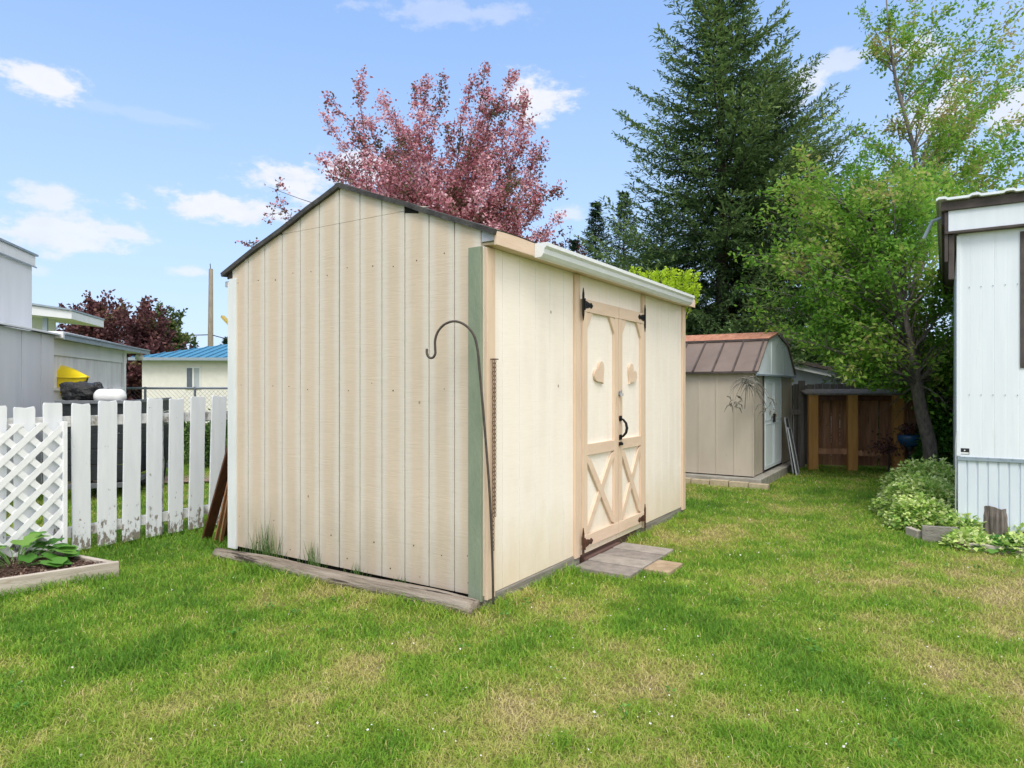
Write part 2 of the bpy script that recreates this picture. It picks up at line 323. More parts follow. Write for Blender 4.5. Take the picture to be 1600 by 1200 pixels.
M['copper'] = PM('orange_roof_metal', [(.35, (.42, .17, .10)), (.65, (.58, .28, .17))], (1, 3, 1), 5, .6, .3, 20, dirt=((.62, .45, .36), .58, .72, 7))
M['concrete'] = PM('concrete', [(.3, (.27, .25, .21)), (.7, (.42, .40, .35))], ns=8, rough=.95, bump=.5, bs=50, dirt=((.12, .13, .07), .58, .75, 5))
M['yellow_brick'] = PM('yellow_brick', [(.3, (.42, .34, .22)), (.7, (.56, .47, .33))], ns=20, rough=.95, bump=.5, bs=70)
M['home'] = PM('home_white_metal', [(.3, (.70, .74, .78)), (.7, (.80, .84, .87))], (3, 3, .22), 2.2, .42, .25, 4, dirt=((.56, .58, .56), .58, .85, 4), bdist=.006)
M['skirt'] = PM('skirting_metal', [(.3, (.62, .68, .74)), (.7, (.71, .77, .82))], (1, 1, .25), 4, .5, .12, 14, dirt=((.45, .46, .42), .62, .85, 6))
M['home_brown'] = PM('home_brown_trim', [(.3, (.06, .048, .044)), (.7, (.115, .092, .085))], (1, 1, 1), 7, .75, .4, 30)
M['home_grey'] = PM('pale_grey_cladding', [(.3, (.66, .68, .70)), (.7, (.74, .76, .78))], (1, 1, .2), 3, .6, .15, 12)
M['home_pale'] = PM('pale_cladding', [(.3, (.74, .76, .77)), (.7, (.82, .84, .85))], (1, 1, .2), 3, .6, .15, 12)
M['steelblue'] = flat('bluegrey_trim', (.28, .34, .39), .6)
M['glass'] = flat('window_glass', (.10, .12, .14), .08, 0, .2, spec=.6, bump=0)
M['blind'] = flat('window_blind', (.42, .45, .47), .8, 0, .06)
M['stucco'] = PM('cream_stucco', [(.3, (.72, .69, .62)), (.7, (.80, .77, .70))], ns=5, rough=.95, bump=.3, bs=70)
M['blueroof'] = flat('blue_metal_roof', (.06, .22, .35), .5, 0, .10, 3)
M['translucent_panel'] = PM('corrugated_plastic', [(.3, (.60, .62, .63)), (.7, (.80, .82, .83))], (1, 1, .3), 6, .4, .2, 20)
M['kayak'] = flat('yellow_plastic', (.86, .66, .015), .3, 0, .05, spec=.5)
M['kayak_low'] = flat('orange_plastic', (.55, .30, .02), .4, 0, .1)
M['bag'] = PM('black_bag', [(.3, (.012, .012, .013)), (.7, (.03, .03, .032))], ns=9, rough=.25, bump=1.0, bs=14, spec=.6, bdist=.05)
M['tank'] = flat('white_tank', (.80, .80, .79), .35, 0, .04)
M['trailer'] = flat('black_trailer', (.025, .028, .032), .5, 0, .3)
M['trailer_rail'] = flat('trailer_rail', (.20, .21, .23), .5, .5, .2)
M['rubber'] = flat('rubber', (.02, .02, .02), .9)
M['pole'] = PM('pole_wood', [(.3, (.25, .21, .15)), (.7, (.38, .33, .25))], (1, 1, .3), 8, .9, .4, 20)
M['wire'] = flat('wire', (.04, .04, .045), .6)
M['chainlink'] = flat('chainlink_steel', (.20, .23, .26), .5, .6, .1)
M['stump'] = PM('stump_bark', [(.3, (.09, .075, .065)), (.55, (.24, .205, .18)), (.8, (.38, .34, .30))], (14, 14, 1.2), 2.2, .95, 1.0, 3, bdist=.03)
M['stump_top'] = PM('stump_top', [(.3, (.28, .20, .13)), (.7, (.45, .34, .24))], ns=20, rough=.95, bump=.8, bs=40)
M['bark'] = PM('bark_cherry', [(.3, (.10, .085, .075)), (.7, (.26, .225, .20))], (3, 3, 1), 9, .9, .8, 20)
M['bark_dark'] = PM('bark_dark', [(.3, (.035, .027, .022)), (.7, (.09, .07, .058))], (3, 3, 1), 9, .95, .8, 20)
M['bluepot'] = flat('blue_glaze', (.02, .08, .19), .25, 0, .2, spec=.6)
M['deadtwig'] = PM('dead_twig', [(.3, (.09, .085, .07)), (.7, (.26, .25, .21))], ns=12, rough=.9)
M['screenmesh'] = flat('screen_mesh', (.11, .12, .12), .8, 0, .15, 200)
M['alu'] = flat('aluminium_frame', (.48, .49, .50), .45, .5, .1)
M['sticker_black'] = flat('sticker_black', (.02, .02, .025), .4); M['sticker_white'] = flat('sticker_white', (.75, .75, .75), .4)
M['roof_brown'] = PM('old_shingles', [(.3, (.06, .05, .042)), (.7, (.15, .125, .105))], ns=14, rough=.95, bump=.8, bs=40)
M['needles'] = leafmat('spruce_needles', [(0, (.05, .095, .04)), (.4, (.10, .175, .06)), (.75, (.19, .28, .08)), (1, (.30, .37, .11))], trans=.3)
M['needles_blue'] = leafmat('fir_needles', [(0, (.022, .045, .034)), (.6, (.045, .085, .055)), (1, (.09, .14, .07))], trans=.15)
M['blossom'] = leafmat('pink_blossom', [(0, (.12, .11, .05)), (.22, (.22, .12, .09)), (.45, (.46, .14, .18)), (.72, (.66, .29, .34)), (1, (.86, .62, .66))], trans=.3)
M['apple'] = leafmat('cherry_leaves', [(0, (.08, .20, .02)), (.35, (.15, .34, .035)), (.65, (.26, .44, .06)), (.85, (.40, .46, .11)), (1, (.44, .36, .15))], trans=.5)
M['shrub_dark'] = leafmat('hedge_leaves', [(0, (.035, .085, .02)), (.6, (.075, .16, .035)), (1, (.15, .26, .06))], trans=.25)
M['lime'] = leafmat('lime_leaves', [(0, (.26, .42, .02)), (.6, (.48, .66, .03)), (1, (.66, .80, .10))], trans=.4)
M['purple'] = leafmat('purple_leaves', [(0, (.06, .025, .028)), (.5, (.13, .052, .055)), (.85, (.22, .10, .085)), (1, (.18, .16, .07))], trans=.25)
M['yellowgreen'] = leafmat('olive_leaves', [(0, (.05, .085, .02)), (.6, (.11, .16, .04)), (1, (.18, .20, .06))], trans=.3)
M['goutweed'] = leafmat('variegated_leaves', [(0, (.14, .30, .06)), (.3, (.36, .56, .11)), (.6, (.64, .77, .24)), (1, (.86, .90, .50))], trans=.35)
M['plant'] = leafmat('broad_leaves', [(0, (.05, .17, .025)), (.6, (.10, .28, .04)), (1, (.22, .40, .08))], trans=.3)
M['petal'] = leafmat('petals', [(0, (.72, .68, .62)), (1, (.85, .82, .80))], trans=.2)
M['grass'] = leafmat('grass_blades', [(0, (.12, .28, .028)), (.25, (.20, .39, .035)), (.45, (.31, .46, .05)), (.62, (.44, .48, .11)), (.8, (.60, .54, .20)), (1, (.68, .57, .30))], trans=.35)
M['grass_tall'] = leafmat('tall_grass', [(0, (.05, .12, .03)), (1, (.14, .25, .06))], trans=.3)

def fence_paint():
    m, nt, N, Lk, B = newmat('peeling_picket_paint')
    tc = N.new('ShaderNodeTexCoord'); sep = N.new('ShaderNodeSeparateXYZ'); Lk.new(tc.outputs['Object'], sep.inputs[0])
    f = noise_node(N, Lk, mapping(N, Lk, (1, 1, .45)), 22, 9, .72)
    add = N.new('ShaderNodeMapRange'); Lk.new(sep.outputs[2], add.inputs[0]); add.inputs[1].default_value = 0.02; add.inputs[2].default_value = .42; add.inputs[3].default_value = .17; add.inputs[4].default_value = 0
    add.interpolation_type = 'SMOOTHSTEP'
    s = N.new('ShaderNodeMath'); s.operation = 'ADD'; Lk.new(f, s.inputs[0]); Lk.new(add.outputs[0], s.inputs[1])
    r = N.new('ShaderNodeMapRange'); Lk.new(s.outputs[0], r.inputs[0]); r.inputs[1].default_value = .65; r.inputs[2].default_value = .68
    c = N.new('ShaderNodeValToRGB'); setramp(c, [(.3, (.72, .75, .78)), (.7, (.82, .84, .86))]); Lk.new(noise_node(N, Lk, mapping(N, Lk, (3, 3, .4)), 5, 5), c.inputs[0])
    w = N.new('ShaderNodeValToRGB'); setramp(w, [(.3, (.16, .13, .10)), (.7, (.34, .31, .27))]); Lk.new(noise_node(N, Lk, mapping(N, Lk, (8, 8, 1)), 9, 5), w.inputs[0])
    mx = N.new('ShaderNodeMix'); mx.data_type = 'RGBA'; Lk.new(r.outputs[0], mx.inputs['Factor']); Lk.new(c.outputs[0], mx.inputs['A']); Lk.new(w.outputs[0], mx.inputs['B'])
    Lk.new(mx.outputs['Result'], B.inputs['Base Color']); B.inputs['Roughness'].default_value = .8
    b = N.new('ShaderNodeBump'); b.inputs['Strength'].default_value = .6; b.inputs['Distance'].default_value = .004; b.invert = True; Lk.new(r.outputs[0], b.inputs['Height']); Lk.new(b.outputs[0], B.inputs['Normal'])
    return m
M['picket'] = fence_paint()

# ------------------------------------------------------------------ ground
SC = Vector((-0.180, 4.10, 0))                       # near corner of the main shed
def to_local(x, y, o=SC):
    dx = x - o[0]; dy = y - o[1]; return dx * V.x + dy * V.y, dx * U.x + dy * U.y
def from_local(a, b, z=0, o=SC): return Vector((o[0] + a * V.x + b * U.x, o[1] + a * V.y + b * U.y, z))
MS = Vector((3.31, 9.2, 0))                           # near corner of the metal shed
RH = Vector((4.094, 6.15, 0))                         # visible corner of the mobile home on the right

DRY = [(-.9, 3.1, .55, .6), (1.9, 4.5, .8, .8), (3.2, 4.9, 1.1, .9), (3.0, 3.9, .9, .8), (4.0, 4.3, .8, .9), (1.9, 6.2, .9, .55), (-1.6, 2.9, .5, .5), (-.1, 2.7, .6, .55), (2.6, 3.1, .7, .7), (1.0, 3.1, .5, .5), (3.3, 7.3, .5, .5), (-2.1, 5.0, .4, .5), (-1.2, 4.5, .5, .45), (-2.6, 3.3, .5, .5), (.7, 4.3, .4, .5), (2.5, 2.6, .8, .6)]
LUSH = [(-1.3, 3.6, .8, .6), (1.5, 3.0, .6, .7), (.9, 3.6, .7, .5), (1.7, 5.4, .5, .6), (2.4, 8.0, 1.4, .5), (-2.6, 5.9, .9, .6), (-2.0, 4.0, .5, .5), (3.9, 6.0, .6, .5), (4.2, 8.2, 1.2, .5), (.2, 3.7, .5, .35)]
def dryness(x, y):
    b = fbm(x * .9 + 40, y * .9 + 40, 4); s = fbm(x * 4.3 + 11, y * 4.3 + 5, 3)
    f_ = fbm(x * 11 + 31, y * 11 + 2, 2); d = .355 + (b - .5) * .65 + (s - .5) * .8 + (f_ - .5) * .35
    for (cx, cy, r, a) in DRY: d = d + a * .29 * np.exp(-((x - cx) ** 2 + ((y - cy) * 1.25) ** 2) / (r * r) / .6)
    for (cx, cy, r, a) in LUSH: d = d - a * .32 * np.exp(-((x - cx) ** 2 + ((y - cy) * 1.25) ** 2) / (r * r) / .6)
    return np.clip(d, 0, 1)
def hgt(x, y): return (fbm(x * 1.7 + 3, y * 1.7 + 8, 3) - .5) * .035
gx = np.concatenate([[-1500, -600, -250, -120, -60, -35, -24, -18], np.arange(-14, 14.01, .12), [18, 24, 35, 60, 120, 250, 600, 1500]])
gy = np.concatenate([[-1500, -300, -60, -15, -4], np.arange(0, 22.01, .12), [26, 32, 42, 60, 100, 200, 500, 1500]])
GX, GY = np.meshgrid(gx, gy); near = (np.abs(GX) < 14.2) & (GY > -.1) & (GY < 22.2)
GZ = np.where(near, hgt(GX, GY), 0) - .015
gv = np.stack([GX, GY, GZ], -1).reshape(-1, 3); nxg = len(gx); nyg = len(gy)
ii = (np.arange(nyg - 1)[:, None] * nxg + np.arange(nxg - 1)[None, :]).ravel()
gq = np.stack([ii, ii + 1, ii + nxg + 1, ii + nxg], 1)
def ground_mat():
    m, nt, N, Lk, B = newmat('lawn_ground')
    at = N.new('ShaderNodeAttribute'); at.attribute_name = 'var'
    vec = mapping(N, Lk); f = noise_node(N, Lk, vec, 45, 6, .7)
    a = N.new('ShaderNodeMath'); a.operation = 'MULTIPLY_ADD'; Lk.new(f, a.inputs[0]); a.inputs[1].default_value = .7; a.inputs[2].default_value = -.35
    s = N.new('ShaderNodeMath'); s.operation = 'ADD'; s.use_clamp = True; Lk.new(at.outputs['Fac'], s.inputs[0]); Lk.new(a.outputs[0], s.inputs[1])
    r = N.new('ShaderNodeValToRGB'); setramp(r, [(0, (.09, .15, .03)), (.3, (.15, .22, .04)), (.5, (.22, .25, .065)), (.75, (.30, .26, .11)), (1, (.34, .27, .16))]); Lk.new(s.outputs[0], r.inputs[0])
    Lk.new(r.outputs[0], B.inputs['Base Color']); B.inputs['Roughness'].default_value = 1; B.inputs['Specular IOR Level'].default_value = .1
    b = N.new('ShaderNodeBump'); b.inputs['Strength'].default_value = 1; b.inputs['Distance'].default_value = .03; Lk.new(f, b.inputs['Height']); Lk.new(b.outputs[0], B.inputs['Normal'])
    return m
M['ground'] = ground_mat()
ground = np_mesh('ground', gv, gq, M['ground'], attrs={'var': dryness(gv[:, 0], gv[:, 1])}, smooth=True)
tag(ground, 'green and straw coloured lawn around the sheds', None, None, 'structure')

# beds (polygons kept free of lawn)
BED = [(-2.86, 4.82), (-3.62, 5.20), (-4.6, 4.25), (-3.95, 3.87)]
def in_poly(x, y, poly):
    ins = np.zeros(x.shape, bool); n = len(poly)
    for i in range(n):
        x1, y1 = poly[i]; x2, y2 = poly[(i + 1) % n]
        c = ((y1 > y) != (y2 > y)) & (x < (x2 - x1) * (y - y1) / (y2 - y1 + 1e-12) + x1); ins ^= c
    return ins
RBED = [(3.66, 6.5), (4.0, 6.02), (4.75, 5.45), (6.5, 4.6), (6.5, 7.0), (4.9, 9.0), (4.5, 8.2), (3.9, 7.2)]
def blocked(x, y):
    a, b = to_local(x, y); r = (a > -.13) & (a < 3.76) & (b > -.02) & (b < 2.55)
    r |= (a > 1.08) & (a < 2.04) & (b < 0) & (b > -.51)
    r |= (a > 1.31) & (a < 1.66) & (b < -.49) & (b > -.72)
    a2, b2 = to_local(x, y, MS); r |= (a2 > -.13) & (a2 < 2.8) & (b2 > -.15) & (b2 < 3.4)
    r |= in_poly(x, y, BED) | in_poly(x, y, RBED)
    a3, b3 = to_local(x, y, RH); r |= (a3 > 0) & (b3 < 0) & (a3 < 9)
    return r
def lawn():
    K = 150000; z0, z1 = 1.9, 13.0
    n = int(K * 2 * 1.0 * math.log(z1 / z0))
    z = z0 * (z1 / z0) ** rng.random(n); x = (rng.random(n) * 2 - 1) * (z * .92 + .5)
    dr = dryness(x, z)
    keep = ~blocked(x, z) & (rng.random(n) < 1.05 - .45 * dr ** 2)
    x = x[keep]; z = z[keep]; dr = dr[keep]; n = len(x)
    tuft = fbm(x * 9 + 3, z * 9, 2)
    h = (.018 + .022 * rng.random(n)) * (1.15 - .55 * dr) * (.7 + .8 * tuft)
    a, b = to_local(x, z)
    edge = ((a > -.32) & (a < 3.9) & (b > -.16) & (b < 2.6)) | ((np.abs(b - 3.6) < .12)) | in_poly(x, z, [(-2.72, 4.8), (-3.6, 5.4), (-4.8, 4.3), (-3.9, 3.7)])
    h = np.where(edge, h * (1.3 + .9 * rng.random(n)), h)
    w = .0018 + .0005 * z + .0008 * rng.random(n)
    ang = rng.random(n) * 2 * np.pi; lean = h * (.25 + .9 * rng.random(n) + dr * .9); la = rng.random(n) * 2 * np.pi
    g = np.stack([x, z, hgt(x, z) - .012], 1)
    s = np.stack([np.cos(ang), np.sin(ang), np.zeros(n)], 1) * w[:, None] * .5
    L = np.stack([np.cos(la) * lean, np.sin(la) * lean, np.zeros(n)], 1)
    up = np.zeros((n, 3)); up[:, 2] = h
    m1 = g + L * .3 + up * .6; tp = g + L + up * (1 - .25 * np.clip(lean / h, 0, 1.5)[:, None])
    v = np.stack([g - s, g + s, m1 + s * .8, m1 - s * .8, tp], 1)
    idx = np.arange(n)[:, None] * 5
    q = idx + np.array([[0, 1, 2, 3]]); t = idx + np.array([[3, 2, 4]])
    var = np.clip(dr * .95 + (rng.random(n) - .5) * .34 + np.where(rng.random(n) < .06, .5, 0), 0, 1)
    o = np_mesh('lawn_grass', v.reshape(-1, 3), q, M['grass'], attrs={'var': np.repeat(var, 5)}, tris=t)
    tag(o, 'short mown lawn grass with dry straw patches', 'grass', None, 'stuff')
lawn()
def petals():
    n = 900; z = 2.3 * (11 / 2.3) ** rng.random(n); x = (rng.random(n) * 2 - 1) * (z * .9)
    x = np.where(rng.random(n) < .45, 1.2 + rng.normal(size=n) * 1.1 + (z - 4) * .3, x)
    k = ~blocked(x, z); x = x[k]; z = z[k]; n = len(x)
    pos = np.stack([x, z, hgt(x, z) + .012 + rng.random(n) * .012], 1); d = rng.normal(size=(n, 3)); d[:, 2] *= .3
    sz = .0045 + .009 * rng.random(n) ** 3 + .0005 * z
    o = leaf_mesh('fallen_petals', pos, d, sz, sz * .9, rng.random(n), M['petal'], up=(0, 0, 1)); tag(o, 'white petals fallen and scattered over the lawn', 'petals', None, 'stuff')
petals()

def weeds_low():
    P = []; D = []
    n = 170; z = 2.4 * (9 / 2.4) ** rng.random(n); x = (rng.random(n) * 2 - 1) * (z * .9); k = ~blocked(x, z) & (fbm(x * 1.3 + 70, z * 1.3, 3) > .5); x = x[k]; z = z[k]
    for a, b in zip(x, z):
        m_ = int(rng.integers(5, 12)); an = rng.random(m_) * 6.283; r_ = .012 + .022 * rng.random(m_)
        P.append(np.stack([a + np.cos(an) * r_ * .5, b + np.sin(an) * r_ * .5, hgt(np.array([a] * m_), np.array([b] * m_)) + .006 + .016 * rng.random(m_)], 1)); D.append(np.stack([np.cos(an), np.sin(an), .15 + .4 * rng.random(m_)], 1))
    P = np.concatenate(P); D = np.concatenate(D); n = len(P)
    o = leaf_mesh('lawn_weeds', P, D,   .016 + .014 * rng.random(n), .010 + .006 * rng.random(n), rng.random(n), M['plant'], up=(0, 0, 1)); tag(o, 'small broad leaved weeds growing through the lawn', 'weeds', None, 'stuff')
weeds_low()

# ------------------------------------------------------------------ main shed
shed = thing('garden_shed', 'large cream and beige gabled garden shed with double doors in the middle of the lawn', 'shed', SC, ANG)
SL, SW = 3.72, 2.478; PK = 1.222
def zr(y): return 2.775 - .372 * abs(y - PK)
def board_poly(y0, y1, z0, z1=None):
    top = lambda y: zr(y) if z1 is None else min(zr(y), z1)
    ys = [y0, y1]
    if y0 < PK < y1: ys = [y0, PK, y1]
    if z1 is not None:
        for s in (-1, 1):
            yc = PK + s * (2.775 - z1) / .372
            if y0 + 1e-4 < yc < y1 - 1e-4: ys.append(yc)
    ys = sorted(set(ys)); tops = [(y, top(y)) for y in ys]
    if max(t for _, t in tops) <= z0 + .004: return None
    return [(y0, z0), (y1, z0)] + [(y, max(z0 + .001, t)) for y, t in reversed(tops)]
pw = .2065
for (lo, hi, z0, z1) in ((0, 6, .07, 2.512), (6, 12, .07, 2.512), (0, 9, 2.5138, None)):
    mb = MB()
    for k in range(lo, hi):
        g = .0035 if k not in (5, 6) else .0035
        y0 = k * pw + .0045; y1 = (k + 1) * pw - .0045
        if k == 5: y1 -= .003
        p = board_poly(y0, y1, z0, z1)
        if p: mb.prism(p, 'x', -.014, -.002)
    nf = len(mb.f); random.seed(77 + lo)
    for k in range(lo, hi):
        for z in (2.18, 1.35, .30, .12):
            if z0 > 2 or (random.random() < .3 and z != 2.18): continue
            yy = k * pw + .10 + random.uniform(-.03, .03); zz = z + random.uniform(-.03, .03); mb.tube([(-.0138, yy, zz), (-.0158, yy, zz)], random.uniform(.0035, .006), 7)
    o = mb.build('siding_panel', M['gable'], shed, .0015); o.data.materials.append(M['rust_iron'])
    for p_ in o.data.polygons[nf:]: p_.material_index = 1
MB().prism([(0.0, .075), (SW, .075), (SW, zr(SW) - .02), (PK, zr(PK) - .02), (0, zr(0) - .02)], 'x', -.0019, .02).build('siding_backing', M['groove'], shed)
MB().prism([(1.862, 2.5138), (1.93, 2.5138), (1.862, 2.535)], 'x', -.0155, -.0135).build('notch_shade', M['dark'], shed)  # dark filler in place of the shade inside the notch under the roof
MB().prism([(.50, 2.480), (.62, 2.500), (.62, 2.548), (.60, 2.540), (.50, 2.505)], 'x', -.0165, -.0145).build('notch_shade', M['dark'], shed)  # dark wedge laid over the siding as the shade of a notch
MB().box(-.001 - .0055, -.0025, 5.97 * pw, 6.005 * pw, .08, 2.52).build('panel_seam', M['dark'], shed)
# inner walls (left side, back, floor)
MB().prism([(0.03, .07), (SW, .07), (SW, zr(SW) - .02), (PK, zr(PK) - .02), (.03, zr(.03) - .02)], 'x', SL - .02, SL).build('back_wall', M['gable'], shed)
MB().box(.022, SL - .022, SW - .02, SW, .07, 2.28).build('side_wall', M['gable'], shed)
MB().box(-.036, -.0145, SW - .075, SW + .008, .05, 2.225).build('corner_trim', M['white_trim'], shed, .002)
MB().box(-.036, .09, SW + .009, SW + .028, .05, 2.2).build('corner_trim', M['white_trim'], shed, .002)
MB().box(-.040, -.0145, -.012, .080, .045, 2.205).build('corner_trim', M['green'], shed, .002)
# door wall
mb = MB()
for k in range(0, 19):
    x0 = k * .203 + .0015; x1 = min((k + 1) * .203 - .0015, SL)
    segs = [(x0, x1)]
    for a, b in segs:
        if b <= 1.2 or a >= 2.54: mb.box(a, b, -.012, 0, .07, 2.215)
        else:
            if a < 1.2: mb.box(a, 1.2, -.012, 0, .07, 2.215)
            if b > 2.54: mb.box(2.54, b, -.012, 0, .07, 2.215)
            mb.box(max(a, 1.2005), min(b, 2.5395), -.012, 0, 2.030, 2.215)
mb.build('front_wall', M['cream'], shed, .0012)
MB().box(.021, SL - .021, .001, .02, .075, 2.215).build('siding_backing', M['groove'], shed)
MB().box(-.0, .088, -.034, -.0125, .05, 2.205).build('corner_trim', M['tan'], shed, .002)
MB().box(SL - .085, SL, -.034, -.0125, .04, 2.205).build('corner_trim', M['tan'], shed, .002)
MB().box(1.165, 1.245, -.032, -.0125, .05, 2.205).build('door_jamb', M['tan'], shed, .002)
MB().box(2.503, 2.580, -.032, -.0125, .05, 2.205).build('door_jamb', M['tan'], shed, .002)
# eave: fascia, soffit, return
MB().box(-.012, SL + .075, -.115, -.093, 2.208, 2.302).build('fascia', M['tan_h'], shed, .002)
MB().box(0.0, SL + .06, -.093, -.001, 2.217, 2.232).build('soffit', M['tan_h'], shed)
MB().prism([(-.092, 2.235), (-.005, 2.235), (-.005, 2.325), (-.092, 2.292)], 'x', -.018, 0.01).build('eave_return', M['lilac'], shed)
MB().prism([(SW, 2.235), (SW + .085, 2.235), (SW + .085, 2.262), (SW, 2.30)], 'x', 0, SL).build('rafter_tail', M['home_brown'], shed)
mbg = MB().box(-.01, SL, SW + .03, SW + .10, 2.17, 2.215).build('eave_trim', M['lilac'], shed, .002)
MB().beam((-.02, SW + .02, 1.86), (-.02, SW + .12, 1.93), .03, .02).build('bracket', flat('brass_yellow', (.5, .38, .1), .5), shed)
# roof
def roof():
    nx = 40; ys = np.concatenate([np.linspace(-.118, PK - .04, 10), [PK - .015, PK + .015], np.linspace(PK + .04, SW + .115, 10)])
    v = []; 
    xs = np.linspace(-.045, SL + .085, nx)
    for i, x in enumerate(xs):
        for y in ys:
            z = 2.800 - .372 * abs(y - PK) if abs(y - PK) > .02 else 2.797
            z += (mnoise.noise(Vector((x * 2.5, y * 2.5, 0))) * .008) - (.010 if i in (0, nx - 1) else 0) * (.5 + .5 * mnoise.noise(Vector((x, y * 6, 3))))
            v.append((x + (mnoise.noise(Vector((y * 9, 1, i))) * .008 if i in (0, nx - 1) else 0), y, z))
    m = len(ys); q = [(i * m + j, (i + 1) * m + j, (i + 1) * m + j + 1, i * m + j + 1) for i in range(nx - 1) for j in range(m - 1)]
    mb = MB(); mb.add(v, q); o = mb.build('roof', M['shingle'], shed, smooth=False)
    s = o.modifiers.new('thick', 'SOLIDIFY'); s.thickness = .032; s.offset = -1
roof()
# gutter (K profile) running along part of the fascia
gp = [(-.1165, 2.292), (-.1165, 2.200), (-.165, 2.200), (-.185, 2.222), (-.190, 2.252), (-.208, 2.268), (-.208, 2.292), (-.204, 2.292), (-.204, 2.271), (-.186, 2.256), (-.181, 2.225), (-.163, 2.204), (-.121, 2.204), (-.121, 2.292)]
gu = MB().prism(gp, 'x', .43, 3.48).build('gutter', M['gutter'], shed)
MB().prism([(-.1165, 2.292), (-.1165, 2.200), (-.165, 2.200), (-.185, 2.222), (-.190, 2.252), (-.208, 2.268), (-.208, 2.292)], 'x', .424, .43).build('end_cap', M['gutter'], gu)
MB().prism([(-.1165, 2.292), (-.1165, 2.200), (-.165, 2.200), (-.185, 2.222), (-.190, 2.252), (-.208, 2.268), (-.208, 2.292)], 'x', 3.48, 3.486).build('end_cap', M['gutter'], gu)
# skids and sill
MB().box(.0, 1.26, -.02, .10, -.03, .066).build('skid_beam', M['beam'], shed, .006)
MB().box(2.42, SL, -.01, .10, -.03, .066).build('skid_beam', M['beam'], shed, .006)
MB().box(1.262, 2.418, -.004, .02, -.02, .063).build('kick_board', M['maroon'], shed, .003)
MB().box(1.30, 1.95, -.05, -.006, -.02, .03).build('kick_board', M['maroon'], shed, .003)
MB().box(0.02, .12, .11, SW, -.02, .066).build('skid_beam', M['dark'], shed)
# doors
def heart(parent, cx, cz, tilt, s=.105):
    pts = []
    for k in range(36):
        t = 2 * math.pi * k / 36; x = 16 * math.sin(t) ** 3 / 17.0; z = (13 * math.cos(t) - 5 * math.cos(2 * t) - 2 * math.cos(3 * t) - math.cos(4 * t)) / 17.0
        pts.append((cx + s * (x * math.cos(tilt) - z * math.sin(tilt)), cz + s * (x * math.sin(tilt) + z * math.cos(tilt))))
    MB().prism(pts, 'y', -.050, -.031).build('heart_ornament', M['tan_h'], parent, .002)
def t_hinge(parent, x, z, s, mat):
    mb = MB(); y0, y1 = -.060, -.0535
    # long tapering strap with arrow tip
    mb.prism([(x, z - .026), (x + s * .03, z - .03), (x + s * .105, z - .014), (x + s * .112, z - .024), (x + s * .128, z - .018), (x + s * .150, z), (x + s * .128, z + .018), (x + s * .112, z + .024), (x + s * .105, z + .014), (x + s * .03, z + .03), (x, z + .026)], 'y', y0, y1)
    # vertical plate with pointed ends
    mb.prism([(x - s * .030, z - .075), (x - s * .016, z - .125), (x - s * .002, z - .075), (x - s * .002, z + .075), (x - s * .016, z + .125), (x - s * .030, z + .075)], 'y', y0, y1)
    mb.tube([(x, -.062, z - .045), (x, -.062, z + .045)], .007, 10)
    for (a, b) in ((.03, 0), (.07, 0), (.12, 0), (-.016, .05), (-.016, -.05), (-.016, .085), (-.016, -.085)):
        mb.tube([(x + s * a, -.060, z + b), (x + s * a, -.0635, z + b)], .006, 8)
    mb.build('hinge', mat, parent)
def leaf(x0, x1, left):
    d = MB()
    n = 4; w = (x1 - x0) / n
    for k in range(n): d.box(x0 + k * w + .0012, x0 + (k + 1) * w - .0012, -.030, -.008, .062, 2.025)
    door = d.build('door', M['cream'], shed, .001)
    ty0, ty1 = -.052, -.0305; sw = .078
    MB().box(x0 + .002, x0 + sw, ty0, ty1, .135, 2.025).build('door_stile', M['tan'], door, .002)
    MB().box(x1 - sw, x1 - .002, ty0, ty1, .135, 2.025).build('door_stile', M['tan'], door, .002)
    yo = .0006
    MB().box(x0 + .002, x1 - .002, ty0 - .004, ty1 + yo, 1.932, 2.028).build('door_rail', M['tan_h'], door, .002)
    MB().box(x0 + sw + .0015, x1 - sw - .0015, ty0, ty1 + yo, .820, .908).build('door_rail', M['tan_h'], door, .002)
    MB().box(x0 + .002, x1 - .002, ty0 - .003, ty1 + yo, .115, .208).build('door_rail', M['tan_h'], door, .002)
    a, b = x0 + sw, x1 - sw
    for (p, q) in (((a, 1.80), (a + .10, 1.932)), ((b, 1.80), (b - .10, 1.932))):
        s = 1 if q[0] > p[0] else -1
        MB().prism([(p[0], p[1]), (q[0], q[1]), (q[0] - s * .085, q[1]), (p[0], p[1] + .115)], 'y', ty0 + .002, ty1).build('corner_brace', M['tan_h'], door, .0015)
    for i, (p, q) in enumerate((((a, .215), (b, .815)), ((a, .815), (b, .215)))):
        w = .062; dx, dz = q[0] - p[0], q[1] - p[1]; L = math.hypot(dx, dz); hw = w / 2 * L / abs(dx)
        if i == 0: poly = [(a, .2095), (a, .2095 + hw * 1.2), (b - (hw * 1.2) * dx / dz * 0, .8185), (b, .8185), (b, .8185 - hw * 1.2), (a + .0, .2095)]
        zs = lambda x, sgn: p[1] + (x - p[0]) * dz / dx + sgn * hw
        xs = np.linspace(a, b, 9); top = [(x, min(.8185, max(.2095, zs(x, 1)))) for x in xs]; bot = [(x, min(.8185, max(.2095, zs(x, -1)))) for x in xs]
        poly = bot + top[::-1]
        MB().prism(poly, 'y', ty0 + (.001 if i else .0035), ty1 - (.001 if i else 0)).build('cross_brace', M['tan_h'], door, .001)
    cx = (x0 + x1) / 2 - (.02 if left else -.02)
    heart(door, cx, 1.46, R(38) if left else R(-38))
    hx = x0 + .012 if left else x1 - .012; s = 1 if left else -1
    t_hinge(door, hx, 1.985, s, M['black_iron']); t_hinge(door, hx, .150, s, M['rust_iron'])
    return door
